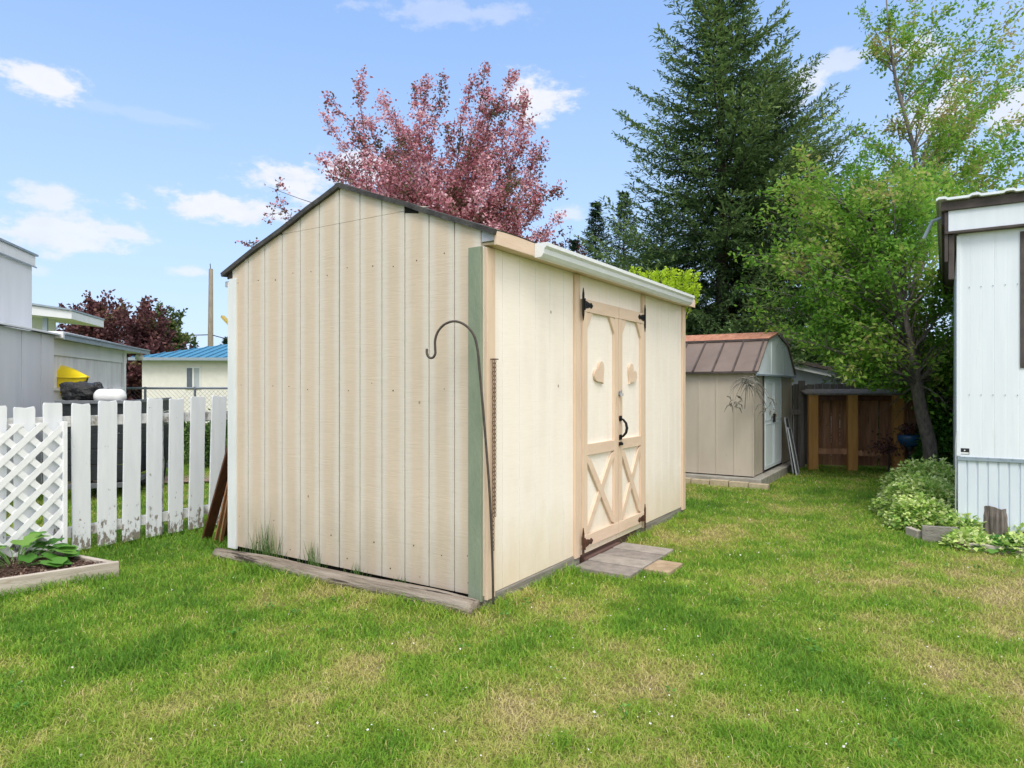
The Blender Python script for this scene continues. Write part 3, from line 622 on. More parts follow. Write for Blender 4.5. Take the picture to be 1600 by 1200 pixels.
dl = leaf(1.252, 1.916, True); drr = leaf(1.920, 2.498, False)
# pull handle on the right leaf
hb = MB(); xh = 1.945
for zc in (1.085, .925): hb.prism([(xh - .02, zc - .022), (xh + .02, zc - .022), (xh + .026, zc), (xh + .02, zc + .022), (xh - .02, zc + .022), (xh - .026, zc)], 'y', -.062, -.0545)
hb.tube([(xh, -.058, 1.085), (xh, -.082, 1.075), (xh, -.108, 1.045), (xh, -.116, 1.005), (xh, -.108, .965), (xh, -.082, .935), (xh, -.058, .925)], [.007, .009, .011, .012, .011, .009, .007], 10)
hb.build('handle', M['black_iron'], drr, smooth=False)
lk = MB().box(1.915, 1.975, -.062, -.0545, .855, .885); lk.tube([(1.93, -.062, .87), (1.93, -.085, .87)], .012, 10); lk.build('latch', M['black_iron'], drr, .001)
hp = MB().box(1.905, 1.965, -.060, -.0535, 1.285, 1.315); hp.tube([(1.935, -.07, 1.30), (1.935, -.07, 1.275)], .017, 12); hp.tube([(1.922, -.066, 1.30), (1.922, -.066, 1.318), (1.935, -.066, 1.328), (1.948, -.066, 1.318), (1.948, -.066, 1.30)], .0035, 6)
hp.build('padlock_hasp', M['steel'], drr)
# chain hanging on the tan corner board
ch = thing('hanging_chain', 'rusty chain hanging on the tan corner board of the shed', 'chain', from_local(.052, -.045, 1.51), ANG)
mb = MB()
for strand, (dx, dy) in enumerate(((-.011, 0), (.010, 0))):
    n = 46 if strand == 0 else 38
    for k in range(n):
        zc = -k * .0255; pts = []
        for j in range(8):
            t = 2 * math.pi * j / 8; a = .0085 * math.cos(t); b = .015 * math.sin(t)
            pts.append((dx + (a if k % 2 == 0 else a * .35) + random.uniform(-.001, .001), dy - .006 + (0 if k % 2 == 0 else a), zc + b))
        pts.append(pts[0]); mb.tube(pts, .0026, 5, False)
mb.build('chain_links', M['chain'], ch); MB().tube([(-.015, .02, .012), (-.015, -.02, .012), (.016, -.024, .012)], .004, 6).build('nail', M['rust_iron'], ch)

# shepherd hook
def hook():
    key = [(771, 948, 4.09), (769, 860, 4.045), (765, 770, 4.02), (759, 690, 4.0), (754, 630, 3.985), (749, 575, 3.97), (746, 545, 3.965), (740, 523, 3.97), (727, 508, 3.98), (711, 502, 4.0), (696, 506, 4.02), (685, 517, 4.035), (680, 531, 4.045), (680, 545, 4.05), (680, 553, 4.05), (676, 559, 4.055), (670, 558, 4.06), (667, 552, 4.06), (667, 545, 4.06)]
    P = [W(*k) for k in key]; P[0].z = -.02
    # smooth with Catmull-Rom
    out = []
    for i in range(len(P) - 1):
        p0 = P[max(i - 1, 0)]; p1 = P[i]; p2 = P[i + 1]; p3 = P[min(i + 2, len(P) - 1)]
        for t in (0, .25, .5, .75):
            out.append(.5 * ((2 * p1) + (p2 - p0) * t + (2 * p0 - 5 * p1 + 4 * p2 - p3) * t * t + (3 * p1 - p0 - 3 * p2 + p3) * t ** 3))
    out.append(P[-1])
    o = MB().tube(out, .0075, 8).build('shepherd_hook', M['hook'], smooth=True)
    tag(o, 'thin brown metal shepherd hook standing at the shed corner', 'plant hook')
hook()

# log lying at the foot of the gable wall
def timber():
    mb = MB(); pts = []; rr = []
    for i in range(34):
        y = -.03 + i * (2.53 / 33); pts.append((-.118 + .012 * math.sin(y * 2.1), y, .026 + .006 * math.sin(y * 4))); rr.append((.058 + .006 * mnoise.noise(Vector((y * 2, 0, 0)))) * (1 - .25 * max(0, (y - 1.9) / .8)))
    mb.tube(pts, rr, 18)
    vs = []
    for v in mb.v:
        n = mnoise.noise(Vector((v[0] * 30, v[1] * 2, v[2] * 30))) * .006; vs.append((v[0] + n, v[1], v[2] + n))
    mb.v = vs
    o = mb.build('landscape_log', M['log'], smooth=True); o.location = SC; o.rotation_euler = (0, 0, ANG)
    tag(o, 'weathered grey round log lying along the foot of the beige gable wall', 'log')
timber()

# leaning boards at the left side of the shed
def lean_board(b0, t0, w, th, mat, name, label):   # from the ground outside up to the side wall
    mb = MB(); p = Vector(b0); q = Vector(t0); mb.beam(p, q, w, th, up=(V.x, V.y, 0))
    o = mb.build(name, mat, bevel=.002); return tag(o, label, 'board', 'boards leaning on the shed side')
for i, (bx, by, tx, tz, w, mt, lb) in enumerate([
        (.20, 3.16, 2.53, .98, .02, 'brownboard', 'wide dark brown board leaning on the shed beside the fence, outermost of the leaning boards'),
        (.20, 3.02, 2.53, .84, .016, 'orangeboard', 'thin orange brown board leaning on the shed beside the dark brown board'),
        (.18, 2.92, 2.52, .72, .016, 'orangeboard', 'short pale orange board leaning closest to the shed corner'),
        (.34, 3.06, 2.54, .90, .02, 'brownboard', 'dark brown board leaning behind the other boards at the shed side')]):
    lean_board(from_local(bx, by, .0), from_local(bx - .14, tx, tz), w, .09 if i in (0, 3) else .03, M[mt], 'leaning_board', lb)

# pavers
for i in range(4):
    x0 = 1.10 + i * .232; mb = MB().box(x0, x0 + .218, -.498, -.052, -.03, .014 + .004 * (i % 2))
    o = mb.build('paver', [M['paver_dark'], M['paver_mid']][i % 2], bevel=.006); o.location = SC; o.rotation_euler = (0, 0, ANG)
    tag(o, ['dark grey paving slab below the left shed door, nearest to the camera', 'dark grey paving slab touching the tan slab, second from the camera', 'dark grey paving slab below the shed doors, third from the camera', 'dark grey paving slab below the right shed door, farthest from the camera'][i], 'paving slab', 'paving slabs at the shed doors')
o = MB().box(1.335, 1.645, -.70, -.505, -.03, .012).build('paver', M['paver_tan'], bevel=.006); o.location = SC; o.rotation_euler = (0, 0, ANG)
tag(o, 'tan paving slab lying outermost on the lawn before the doors', 'paving slab', 'paving slabs at the shed doors')

# ------------------------------------------------------------------ picket fence on the left
FO = 3.60
fence = thing('picket_fence', 'white picket fence with flaking paint left of the shed', 'fence', from_local(0, FO), ANG)
for i, x in enumerate(np.arange(-3.25, 2.3, .2)):
    w = .142 + .008 * math.sin(i * 7.7); top = 1.245 + .035 * x + .010 * math.sin(i * 3.3); tl = .010 * math.sin(i * 5.1) + .045 * max(0, x + .3)
    a = x - w / 2; b = x + w / 2
    poly = [(a, .015), (b, .02)]
    for k in range(5): poly.append((b + tl * (k + 1) / 5 + .002 * math.sin(i + k * 2.3), .25 * (k + 1)) if k < 4 else (b + tl, top - .012 - .004 * (i % 3)))
    poly += [(b + tl - .008, top + .002 * (i % 2)), (b + tl - .06, top - .004 * (i % 3)), (a + tl + .008, top + .004 * ((i + 1) % 3)), (a + tl, top - .008 - .008 * ((i + 1) % 2))]
    for k in range(4, 0, -1): poly.append((a + tl * k / 5 + .002 * math.sin(i * 2 + k), .25 * k))
    ff = MB().prism(poly, 'y', -.040 - .003 * (i % 2), -.022 - .003 * (i % 2)).build('picket', M['picket'], fence, .0015)
for z in (1.03, .13): MB().box(-3.4, 2.4, -.020, .018, z, z + .085).build('rail', M['rail'], fence, .002)
for x in (-2.45, -.02, 2.3): MB().box(x, x + .09, .020, .11, -.1, 1.15).build('post', M['rail'], fence, .002)

lat = thing('lattice_panel', 'white diamond lattice panel standing against the picket fence behind the garden bed', 'lattice', from_local(-.79, FO - .075), ANG)
def lattice():
    x0, x1, z0, z1 = -1.9, 0, .04, 1.075
    def strips(sgn, y0, y1):
        mb = MB(); per = .165; w = .046 * math.sqrt(2) / 2
        c = -6.0
        while c < 6.0:
            # line z = z0 + sgn*(x-x0) + c ; clip to the rectangle by walking polygons
            pts = []
            poly = [(x0, z0 + c - w), (x0, z0 + c + w), (x1, z0 + c + w + sgn * (x1 - x0)), (x1, z0 + c - w + sgn * (x1 - x0))]
            for axis, lim, keepless in ((1, z0, False), (1, z1, True)):
                out = []
                for i in range(len(poly)):
                    p, q = poly[i], poly[(i + 1) % len(poly)]
                    ip = (p[axis] <= lim) if keepless else (p[axis] >= lim); iq = (q[axis] <= lim) if keepless else (q[axis] >= lim)
                    if ip: out.append(p)
                    if ip != iq:
                        t = (lim - p[axis]) / (q[axis] - p[axis]); out.append((p[0] + t * (q[0] - p[0]), p[1] + t * (q[1] - p[1])))
                poly = out
                if not poly: break
            if len(poly) >= 3: mb.prism(poly, 'y', y0, y1)
            c += per
        return mb
    a = strips(1, -.0095, -.0055).build('lattice_strips', M['lattice'], lat); b = strips(-1, -.0052, -.0012).build('lattice_strips', M['lattice'], lat)
    MB().box(-.018, .012, -.018, .006, .04, 1.078).build('edge_strip', M['lattice'], lat, .001)
lattice()

# ------------------------------------------------------------------ raised bed, left foreground
bed = thing('garden_bed', 'low wooden framed garden bed of bark mulch in the left foreground', 'garden bed', (-2.86, 4.82, 0), 0)
def wbeam(p, q, w, h, mat, name, par, z0=-.02):
    o = Vector(par.location) if par else Vector((0, 0, 0)); p = Vector((*p, z0 + h / 2)) - o; q = Vector((*q, z0 + h / 2)) - o
    return MB().beam(p, q, w, h).build(name, mat, par, .004)
wbeam((-2.84, 4.838), (-3.98, 3.846), .040, .115, M['bed'], 'bed_board', bed)
wbeam((-2.89, 4.845), (-3.62, 5.215), .038, .108, M['bed'], 'bed_board', bed)
gm = 22; vs = []; BQ = [Vector((*BED[i], 0)) for i in range(4)]
for i in range(gm + 1):
    for j in range(gm + 1):
        s, t = i / gm, j / gm; p = BQ[0].lerp(BQ[1], s).lerp(BQ[3].lerp(BQ[2], s), t)
        vs.append((p.x + 2.86, p.y - 4.82, .045 + .022 * mnoise.noise(p * 9) + .02 * math.sin(s * 3.1)))
mb = MB(); mb.add(vs, [(i * (gm + 1) + j, i * (gm + 1) + j + 1, (i + 1) * (gm + 1) + j + 1, (i + 1) * (gm + 1) + j) for i in range(gm) for j in range(gm)]); mb.build('soil', M['soil'], bed, smooth=True)
n = 7000; s = rng.random(n)[:, None]; t = rng.random(n)[:, None]; B = np.array([[b.x, b.y, 0] for b in BQ])
pp = (B[0] * (1 - s) + B[1] * s) * (1 - t) + (B[3] * (1 - s) + B[2] * s) * t
pp[:, 2] = .055 + .022 * rng.random(n); pp -= np.array([-2.86, 4.82, 0]); dd = rng.normal(size=(n, 3)); dd[:, 2] *= .35
M['mulch'] = leafmat('bark_mulch', [(0, (.05, .025, .018)), (.6, (.15, .085, .06)), (1, (.36, .27, .20))], trans=0)
mulch = leaf_mesh('mulch', pp, dd, .012 + .02 * rng.random(n), .006 + .006 * rng.random(n), rng.random(n) ** 1.5, M['mulch'], bed, up=(0, 0, 1)); mulch['kind'] = 'stuff'

def broad_leaf(mb_v, mb_f, base, direction, size, droop=.4, cup=.15, lobes=5):
    """a rounded toothed leaf as a small fan of faces"""
    d = Vector(direction).normalized(); side = d.cross(Vector((0, 0, 1)));
    if side.length < .1: side = Vector((1, 0, 0))
    side.normalize(); nn = side.cross(d)
    b0 = len(mb_v); mb_v.append(tuple(Vector(base) + d * size * .15)); K = 14; ring = []
    for k in range(K):
        a = -math.pi * .86 + 2 * math.pi * .86 * k / (K - 1); r = size * (.52 + .10 * math.cos(a * lobes) * (1 if k % 2 else .6))
        p = Vector(base) + d * (size * .42 + r * math.cos(a)) + side * r * math.sin(a) * 1.02 + nn * (cup * size * (abs(math.sin(a)) ** 1.5) - droop * size * .25 * (1 + math.cos(a)))
        mb_v.append(tuple(p))
    for k in range(K - 1): mb_f.append((b0, b0 + 1 + k, b0 + 2 + k))
    return K + 1
def broad_plant(name, label, cat, center, spread, n, size, hmax, mat, group=None):
    t = thing(name, label, cat, center, 0, group); vs = []; fs = []; var = []; sv = MB()
    for i in range(n):
        a = random.uniform(0, 6.283); r = spread * math.sqrt(random.random()); h = hmax * (1 - (r / spread) ** 1.5 * .75) * random.uniform(.55, 1)
        base = Vector((math.cos(a) * r, math.sin(a) * r, h)); d = Vector((math.cos(a + random.uniform(-.6, .6)), math.sin(a + random.uniform(-.6, .6)), random.uniform(-.25, .45)))
        c = broad_leaf(vs, fs, base, d, size * random.uniform(.6, 1.15)); var += [random.random()] * c
        sv.tube([(math.cos(a) * r * .25, math.sin(a) * r * .25, 0), (math.cos(a) * r * .7, math.sin(a) * r * .7, h * .7), base + d.normalized() * size * .15], .003, 5, False)
    np_mesh('leaves', vs, None, mat, t, {'var': var}, tris=fs, smooth=True); sv.build('stems', M['plant_stem'], t)
    return t
M['plant_stem'] = flat('plant_stem', (.12, .24, .06), .7)
random.seed(11)
broad_plant('leafy_plant', 'broad leaved green plant growing in the mulch bed before the lattice', 'plant', (-3.60, 4.86, .05), .30, 40, .15, .24, M['plant'])

# tall weeds between the log and the wall
def weeds(name, label, loc, n, spreadx, hh, rz=0, group=None):
    x = rng.normal(size=n) * spreadx; y = rng.normal(size=n) * .02; h = hh * (.35 + .65 * rng.random(n)) * np.exp(-(x / (spreadx * 1.6)) ** 2)
    base = np.stack([y, x, np.zeros(n)], 1); lean = np.stack([rng.normal(size=n) * .12 - .05, rng.normal(size=n) * .28, np.ones(n)], 1); lean = unit(lean)
    tip = base + lean * h[:, None]; s = unit(np.cross(lean, rng.normal(size=(n, 3)))) * .0022
    mid = base + lean * h[:, None] * .55 + np.array([-.004, 0, 0])
    v = np.stack([base - s, base + s, mid + s * .8, mid - s * .8, tip], 1); idx = np.arange(n)[:, None] * 5
    o = np_mesh(name, v.reshape(-1, 3), idx + np.array([[0, 1, 2, 3]]), M['grass_tall'], None, {'var': np.repeat(rng.random(n), 5)}, tris=idx + np.array([[3, 2, 4]]))
    o.location = loc; o.rotation_euler = (0, 0, rz); tag(o, label, 'weeds', group)
for (lx, ly, n, sp, hh, lb) in ((-.045, 2.02, 110, .13, .42, 'tallest tuft of thin grass between the log and the beige wall'), (-.045, 1.48, 50, .10, .26, 'middle tuft of thin grass between the log and the beige wall'), (-.045, 1.02, 40, .09, .17, 'short tuft of thin grass behind the log near the dark wall seam'), (-.045, .62, 50, .08, .10, 'lowest green tuft behind the log near the green corner board')):
    weeds('grass_tuft', lb, from_local(lx, ly, .03), n, sp, hh, ANG, 'grass tufts along the gable wall')

# ------------------------------------------------------------------ metal shed
ms = thing('metal_shed', 'tan metal garden shed with brown gambrel roof and pale blue door', 'shed', MS, ANG)
D2, W2, EZ, KZ, RZ = 3.2, 2.7, 1.56, 2.03, 2.165; kx0, kx1 = .60, 2.12
gam = [(-.05, EZ), (kx0, KZ), (W2 / 2, RZ), (kx1, KZ), (W2 + .05, EZ)]
mb = MB()                                       # side wall with ribs
for k in range(13):
    y0 = k * .25; mb.box(0, .012, y0 + .012, y0 + .248, .12, EZ + .01); mb.box(-.010, .0095, y0 - .010, y0 + .010, .12, EZ + .008)
mb.build('side_wall', M['metal_tan'], ms, .002)
mb = MB()
for (a, b) in ((0.02, .20), (.204, .39), (.394, .57)): mb.box(a, b, 0, .012, .12, EZ - .01)
mb.build('front_wall', M['metal_tan'], ms, .002); mb = MB()
for (a, b) in ((1.84, 2.05), (2.054, 2.26), (2.264, 2.47), (2.474, 2.69)): mb.box(a, b, 0, .012, .12, EZ - .01)
mb.build('front_wall', M['metal_tan'], ms, .002)
for (a, b) in ((-.012, .03), (W2 - .03, W2 + .01)): MB().box(a, b, -.012, -.0005, .12, EZ - .01).build('corner_trim', M['metal_tan'], ms, .002)
MB().prism([(0.02, .12), (W2, .12), (W2, EZ), (kx1, KZ - .02), (W2 / 2, RZ - .02), (kx0, KZ - .02), (.02, EZ)], 'y', D2 - .02, D2).box(W2 - .012, W2, .02, D2 - .03, .12, EZ).build('back_wall', M['metal_tan'], ms)
gb = MB().prism([(-.045, EZ - .03), (W2 + .045, EZ - .03), (W2 + .03, EZ), (kx1 - .01, KZ - .015), (W2 / 2, RZ - .018), (kx0 + .01, KZ - .015), (-.03, EZ)], 'y', -.05, -.02).build('gable_panel', M['metal_blue'], ms, .002)
for x in (.9, 1.75): MB().box(x, x + .012, -.056, -.0505, EZ - .02, 2.02).build('gable_rib', M['metal_blue'], gb)
MB().beam((-.05, -.054, EZ - .036), (W2 + .05, -.054, EZ - .036), .03, .025).build('gable_trim', M['steelblue'], ms)
for i in range(4):
    p, q = gam[i], gam[i + 1]; MB().beam((p[0], -.054, p[1] + .004), (q[0], -.054, q[1] + .004), .045, .026, up=(0, 0, 1) if i in (1, 2) else (1 if i == 3 else -1, 0, .3)).build('roof_edge', M['metal_brown'], ms)
for (a, b) in ((.575, .60), (1.80, 1.835)): MB().box(a, b, -.02, -.0005, .125, EZ - .04).build('door_frame', M['home_brown'], ms)
dr2 = MB().box(.603, 1.20, -.022, -.004, .15, EZ - .05).box(1.204, 1.797, -.022, -.004, .15, EZ - .05).build('door', M['metal_blue'], ms, .003)
mb = MB()
for (a, b) in ((.64, 1.16), (1.24, 1.76)):
    for (z0, z1) in ((.19, .80), (.86, 1.40)):
        mb.box(a, b, -.026, -.0225, z0, z0 + .012).box(a, b, -.026, -.0225, z1, z1 + .012).box(a, a + .012, -.026, -.0225, z0 + .0125, z1 - .0005).box(b - .012, b, -.026, -.0225, z0 + .0125, z1 - .0005)
mb.build('door_panel_bead', M['metal_blue'], dr2)
MB().box(1.13, 1.30, -.034, -.0228, .82, .95).build('handle', M['trailer'], dr2, .004)
# roof: steep lower slopes with seams, flat upper slopes of orange shingles
mb = MB()
for (p, q, s) in ((gam[0], gam[1], -1), (gam[4], gam[3], 1)):
    mb.prism([(p[0], p[1]), (p[0] + s * .012, p[1] + .006), (q[0] + s * .012, q[1] + .010), (q[0], q[1] - .001)], 'y', -.07, D2 + .05)
lr = mb.build('lower_roof', M['metal_brown'], ms)
mb = MB()
for k in range(12):
    y = -.02 + k * .28
    for (p, q, s) in ((gam[0], gam[1], -1), (gam[4], gam[3], 1)):
        mb.beam((p[0] + s * .022, y, p[1] + .01), (q[0] + s * .022, y, q[1] + .008), .022, .022, up=(s, 0, .6))
mb.beam((-.066, -.06, EZ - .005), (-.066, D2 + .05, EZ - .005), .03, .03); mb.build('roof_seam', M['home_brown'], lr)
mb = MB()
for s, (p, q) in ((-1, (gam[1], gam[2])), (1, (gam[3], gam[2]))):
    for r_ in range(4):
        for k in range(9):
            t0, t1 = r_ / 4, (r_ + 1) / 4 + .02; y0 = -.08 + k * .37 + (r_ % 2) * .18; y1 = min(D2 + .06, y0 + .362)
            if r_ % 2 and k == 0: mb.beam((p[0] + (q[0] - p[0]) * (t0 + t1) / 2, -.08, p[1] + (q[1] - p[1]) * (t0 + t1) / 2 + .028), (p[0] + (q[0] - p[0]) * (t0 + t1) / 2, y0 - .006, p[1] + (q[1] - p[1]) * (t0 + t1) / 2 + .028), .19, .012, up=(s * .17, 0, 1))
            if y1 - y0 < .05: continue
            c0 = (p[0] + (q[0] - p[0]) * (t0 + t1) / 2, y0, p[1] + (q[1] - p[1]) * (t0 + t1) / 2 + .028); c1 = (c0[0], y1, c0[2] + random.uniform(-.002, .002))
            mb.beam(c0, c1, .19, .012, up=(s * .24, 0, 1))
mb.build('upper_roof', M['copper'], ms, .002)
MB().prism([(kx0 - .02, KZ + .004), (W2 / 2, RZ + .004), (kx1 + .02, KZ + .004), (W2 / 2, RZ - .01)], 'y', -.06, D2).build('roof_deck', M['metal_brown'], ms)
MB().beam((kx0 - .03, -.085, KZ + .008), (kx0 - .03, D2 + .05, KZ + .008), .05, .03).build('roof_drip', M['home_brown'], ms)
slab = MB().box(-.10, W2 + .10, -.13, D2 + .1, -.05, .105).build('concrete_slab', M['concrete'], ms, .012)
random.seed(5)
for k in range(9):
    y = -.24 + k * .262; mb = MB().box(-.21, -.115, y, y + .25, -.03, .055 + .006 * (k % 3))
    o = mb.build('brick', M['yellow_brick'], bevel=.006); o.location = MS; o.rotation_euler = (0, 0, ANG)
    tag(o, 'yellow brick in the edging row of the tan metal shed, ' + ['at its right end', 'second from its right end', 'third from its right end', 'fourth from its right end', 'fifth from its right end', 'sixth from its right end', 'seventh from its right end', 'eighth from its right end', 'ninth from its right end'][k], 'brick', 'bricks edging the metal shed')
# dead plant hanging at the shed corner
dp = thing('dried_hanging_plant', 'dried grey spiky plant hanging on the corner of the metal shed', 'plant', W(1166, 598, 8.98)); mb = MB(); random.seed(3)
for k in range(34):
    a = random.uniform(0, 6.283); L = random.uniform(.12, .34); e = random.uniform(-.2, 1.0); pts = []
    for j in range(6):
        t = j / 5; pts.append((.02 + math.cos(a) * L * t * math.cos(e * .6), math.sin(a) * L * t * .35, L * (math.sin(e) * t - 1.1 * t * t) + .05 * math.sin(k)))
    mb.tube(pts, [.006, .008, .007, .005, .003, .001], 4, False)
mb.build('dried_leaves', M['deadtwig'], dp); MB().tube([(0, .02, .1), (0, 0, 0), (-.02, 0, -.35)], .006, 5).tube([(.02, 0, 0), (.2, 0, -.12), (.26, 0, -.3)], .006, 5).build('stem', M['bark'], dp)
mb = MB()
for k in range(26):
    a = random.uniform(0, 6.283); L = random.uniform(.05, .14); b = Vector((.30 + random.uniform(-.1, .1), 0, -.28 + random.uniform(-.16, .1))) if k % 2 else Vector((-.14 + random.uniform(-.12, .08), 0, -.22 + random.uniform(-.1, .05)))
    mb.tube([b, b + Vector((math.cos(a) * L * .6, -.02, -L * .2)), b + Vector((math.cos(a) * L, 0, -L))], [.008, .009, .001], 4, False)
mb.build('dried_leaves', M['deadtwig'], dp)

# window screens leaning at the front of the metal shed
def screen(name, label, base, top, w, hgt_, mat):
    p = Vector(base); q = Vector(top); d = (q - p).normalized(); t = thing(name, label, 'screen', p, 0, 'old window screens by the blue door')
    L = (q - p).length; a = Vector((V.x, V.y, 0)) * 1.0
    def pt(s, u_): return d * s + a * u_
    nrm = d.cross(a).normalized(); fr = MB()
    for (s0, u0, s1, u1) in ((0, 0, L, 0), (0, w, L, w), (0.012, 0, .012, w), (L - .012, 0, L - .012, w)): fr.beam(pt(s0, u0), pt(s1, u1), .024, .018, up=nrm)
    fr.build('frame', M['alu'], t); m_ = MB(); m_.beam(pt(.02, w / 2), pt(L - .02, w / 2), w - .02, .002, up=nrm); m_.build('mesh', mat, t)
screen('window_screen', 'tall dark window screen leaning right of the blue door', G(1240, 741), W(1226, 652, 10.62), .26, 1, M['screenmesh'])
screen('window_screen', 'shorter grey framed window screen leaning before the dark one', G(1245, 743), W(1231, 668, 10.45), .22, 1, M['screenmesh'])

# ------------------------------------------------------------------ wooden fence and lean-to rack
RF = Vector((4.96, 11.05, 0)); RA = math.atan2(-.25, 1.27)
wf = thing('wooden_fence', 'reddish cedar board fence with grey tops behind the rack', 'fence', RF, RA)
random.seed(21); x = -.95; i = 0
while x < 6.5:
    w = random.uniform(.125, .165); inside = -.02 < x < 1.25; top = 1.22 + random.uniform(-.01, .01) if inside else 1.40 + random.uniform(-.02, .02)
    if inside: gap = random.choice([.006, .014, .004])
    else: gap = .01
    poly = [(x, .03), (x + w, .03), (x + w + random.uniform(-.004, .004), top), (x + random.uniform(-.004, .004), top)]
    MB().prism(poly, 'y', .42 + .006 * (i % 2), .438 + .006 * (i % 2)).build('board', M['redwood'] if x > -.02 else M['greywood'], wf, .001); x += w + gap; i += 1
x = .02
while x < 1.2:
    w = random.uniform(.10, .14); MB().box(x, x + w - .006, .47, .485, .9, 1.41 + random.uniform(-.012, .012)).build('board', M['greywood'], wf, .001); x += w
MB().box(-.95, 6.5, .446, .466, .28, .37).build('rail', M['redwood'], wf); MB().box(-.95, 6.5, .446, .466, 1.05, 1.14).build('rail', M['greywood'], wf)
MB().tube([(-.11, .33, -.05), (-.11, .33, 1.0), (-.10, .33, 1.46)], [.062, .058, .055], 12).build('post', M['greywood'], wf, smooth=False)
MB().beam((-.12, .30, .93), (-.55, .36, .93), .10, .09).build('rail', M['greywood'], wf)
rk = thing('wood_rack', 'open wooden lean to rack with three orange posts and a plank top', 'rack', RF, RA)
for (x, w) in ((0.0, .150), (.60, .150), (1.285, .15)):
    MB().box(x - w / 2, x + w / 2, -.05, .05, -.1, 1.222).build('post', M['orange_post'], rk, .004)
MB().prism([(-.09, 1.2225), (-.09, 1.250), (.43, 1.322), (.43, 1.292)], 'x', -.14, 1.56).build('plank_top', M['greywood'], rk, .003)
MB().box(-.0, 1.30, .055, .09, 1.13, 1.215).build('top_beam', M['brownboard'], rk)
MB().box(.077, .523, -.02, .02, .255, .345).build('bottom_rail', M['redwood'], rk, .003); MB().box(.677, 1.208, -.02, .02, .235, .320).build('bottom_rail', M['redwood'], rk, .003)

# blue pot in the shade by the rack
bp = thing('blue_pot', 'round blue glazed pot on a dark stand in the shade by the rack', 'pot', (6.30, 10.62, 0))
MB().lathe([(.05, .40), (.12, .43), (.165, .50), (.175, .56), (.165, .60), (.15, .60), (.155, .56), (.14, .50)], n=28).build('bowl', M['bluepot'], bp, smooth=True)
MB().lathe([(.13, 0), (.11, .02), (.03, .05), (.025, .36), (.07, .398)], n=18).build('stand', M['trailer'], bp, smooth=True)
rb = np.stack([rng.normal(size=160) * .09, rng.normal(size=160) * .07, .62 + rng.random(160) * .12], 1)
leaf_mesh('leaves', rb, rng.normal(size=(160, 3)), .06, .035, rng.random(160), M['purple'], bp)
rs = thing('red_leaved_shrub', 'small dark red leaved shrub at the right end of the rack', 'shrub', (6.02, 10.72, 0))
n = 200; pp = np.stack([rng.normal(size=n) * .12, rng.normal(size=n) * .10, .40 + rng.normal(size=n) * .10], 1)
leaf_mesh('leaves', pp, rng.normal(size=(n, 3)), .06, .035, rng.random(n), M['purple'], rs); MB().tube([(0, 0, 0), (.02, 0, .2), (0, .02, .45)], .015, 6).build('stem', M['bark_dark'], rs)

# house behind the fence
hb_ = thing('white_outbuilding', 'low white building with sloping old shingle roof behind the metal shed', 'building', (5.35, 13.2, 0), R(-8))
MB().prism([(-1.5, 0), (2.6, 0), (2.6, 1.35), (.0, 1.80), (-1.5, 1.5)], 'y', 0, 3).build('wall', M['home'], hb_)
MB().beam((-.02, -.18, 1.80), (1.75, -.18, 1.39), .03, .10).build('bargeboard', M['white_trim'], hb_)
MB().prism([(0, 1.86), (1.95, 1.40), (1.95, 1.46), (0, 1.93), (-1.6, 1.6), (-1.6, 1.53)], 'y', -.25, 3.2).build('roof', M['roof_brown'], hb_)
MB().beam((1.0, -.2, 1.41), (1.95, -.2, 1.41), .05, .08).build('fascia', M['white_trim'], hb_)

# ------------------------------------------------------------------ mobile home on the right
rh = thing('white_mobile_home', 'white metal clad mobile home end with brown roof trim at the right edge', 'mobile home', RH, ANG)
# local: x goes away (V), y runs left (U); the end wall is the plane x = 0 for y < 0
YW = -3.7
pr = []; y = -.001
while y > YW: pr += [(y, 0), (y - .082, 0), (y - .0835, .0012), (y - .0885, .0012), (y - .090, 0)]; y -= .0905
mb = MB(); mb.prism([(a, b) for a, b in pr + [(pr[-1][0], .02), (0, .02)]], 'z', .705, 2.76); mb.v = [(v[1], v[0], v[2]) for v in mb.v]; mb.build('end_wall', M['home'], rh)
MB().box(.022, 8, -.02, 0, .705, 2.76).box(.022, 8, YW, YW + .02, .705, 2.76).build('wall', M['home'], rh, .003)
mb = MB(); y = 0
prof = []
while y > YW:
    prof += [(y, .004), (y - .058, .004), (y - .064, .016), (y - .071, .016)]; y -= .077
pr = prof + [(prof[-1][0], .03), (0, .03)]
mb.prism([(a, b) for a, b in pr], 'z', .0, .69); mb.v = [(v[1], v[0], v[2]) for v in mb.v]
mb.build('skirting', M['skirt'], rh)
MB().box(.035, 8, -.02, -.002, 0, .70).build('side_skirting', M['skirt'], rh)
MB().box(-.014, -.0005, YW, .004, .682, .716).build('belt_trim', M['steelblue'], rh, .002)
MB().box(-.012, .03, -.020, .012, .72, 2.74).build('corner_trim', M['home'], rh, .003)
MB().box(-.06, -.0005, YW, .075, 2.775, 2.9645).build('gable_panel', M['home'], rh, .003)
MB().box(-.078, -.0005, YW, .10, 2.752, 2.774).build('trim_strip', M['home_brown'], rh, .003)
MB().box(-.085, .02, YW, .13, 2.965, 3.045).build('fascia', M['home_brown'], rh, .003)
MB().box(.021, 8, .10, .13, 2.86, 3.045).box(-.06, .0, .078, .105, 2.50, 2.955).build('side_fascia', M['home_brown'], rh, .003)
MB().box(-.045, .02, .030, .074, 2.34, 2.742).build('eave_box', M['home_brown'], rh, .004)
MB().box(-.04, 8, .0, .10, 2.78, 2.80).build('soffit', M['home_brown'], rh)
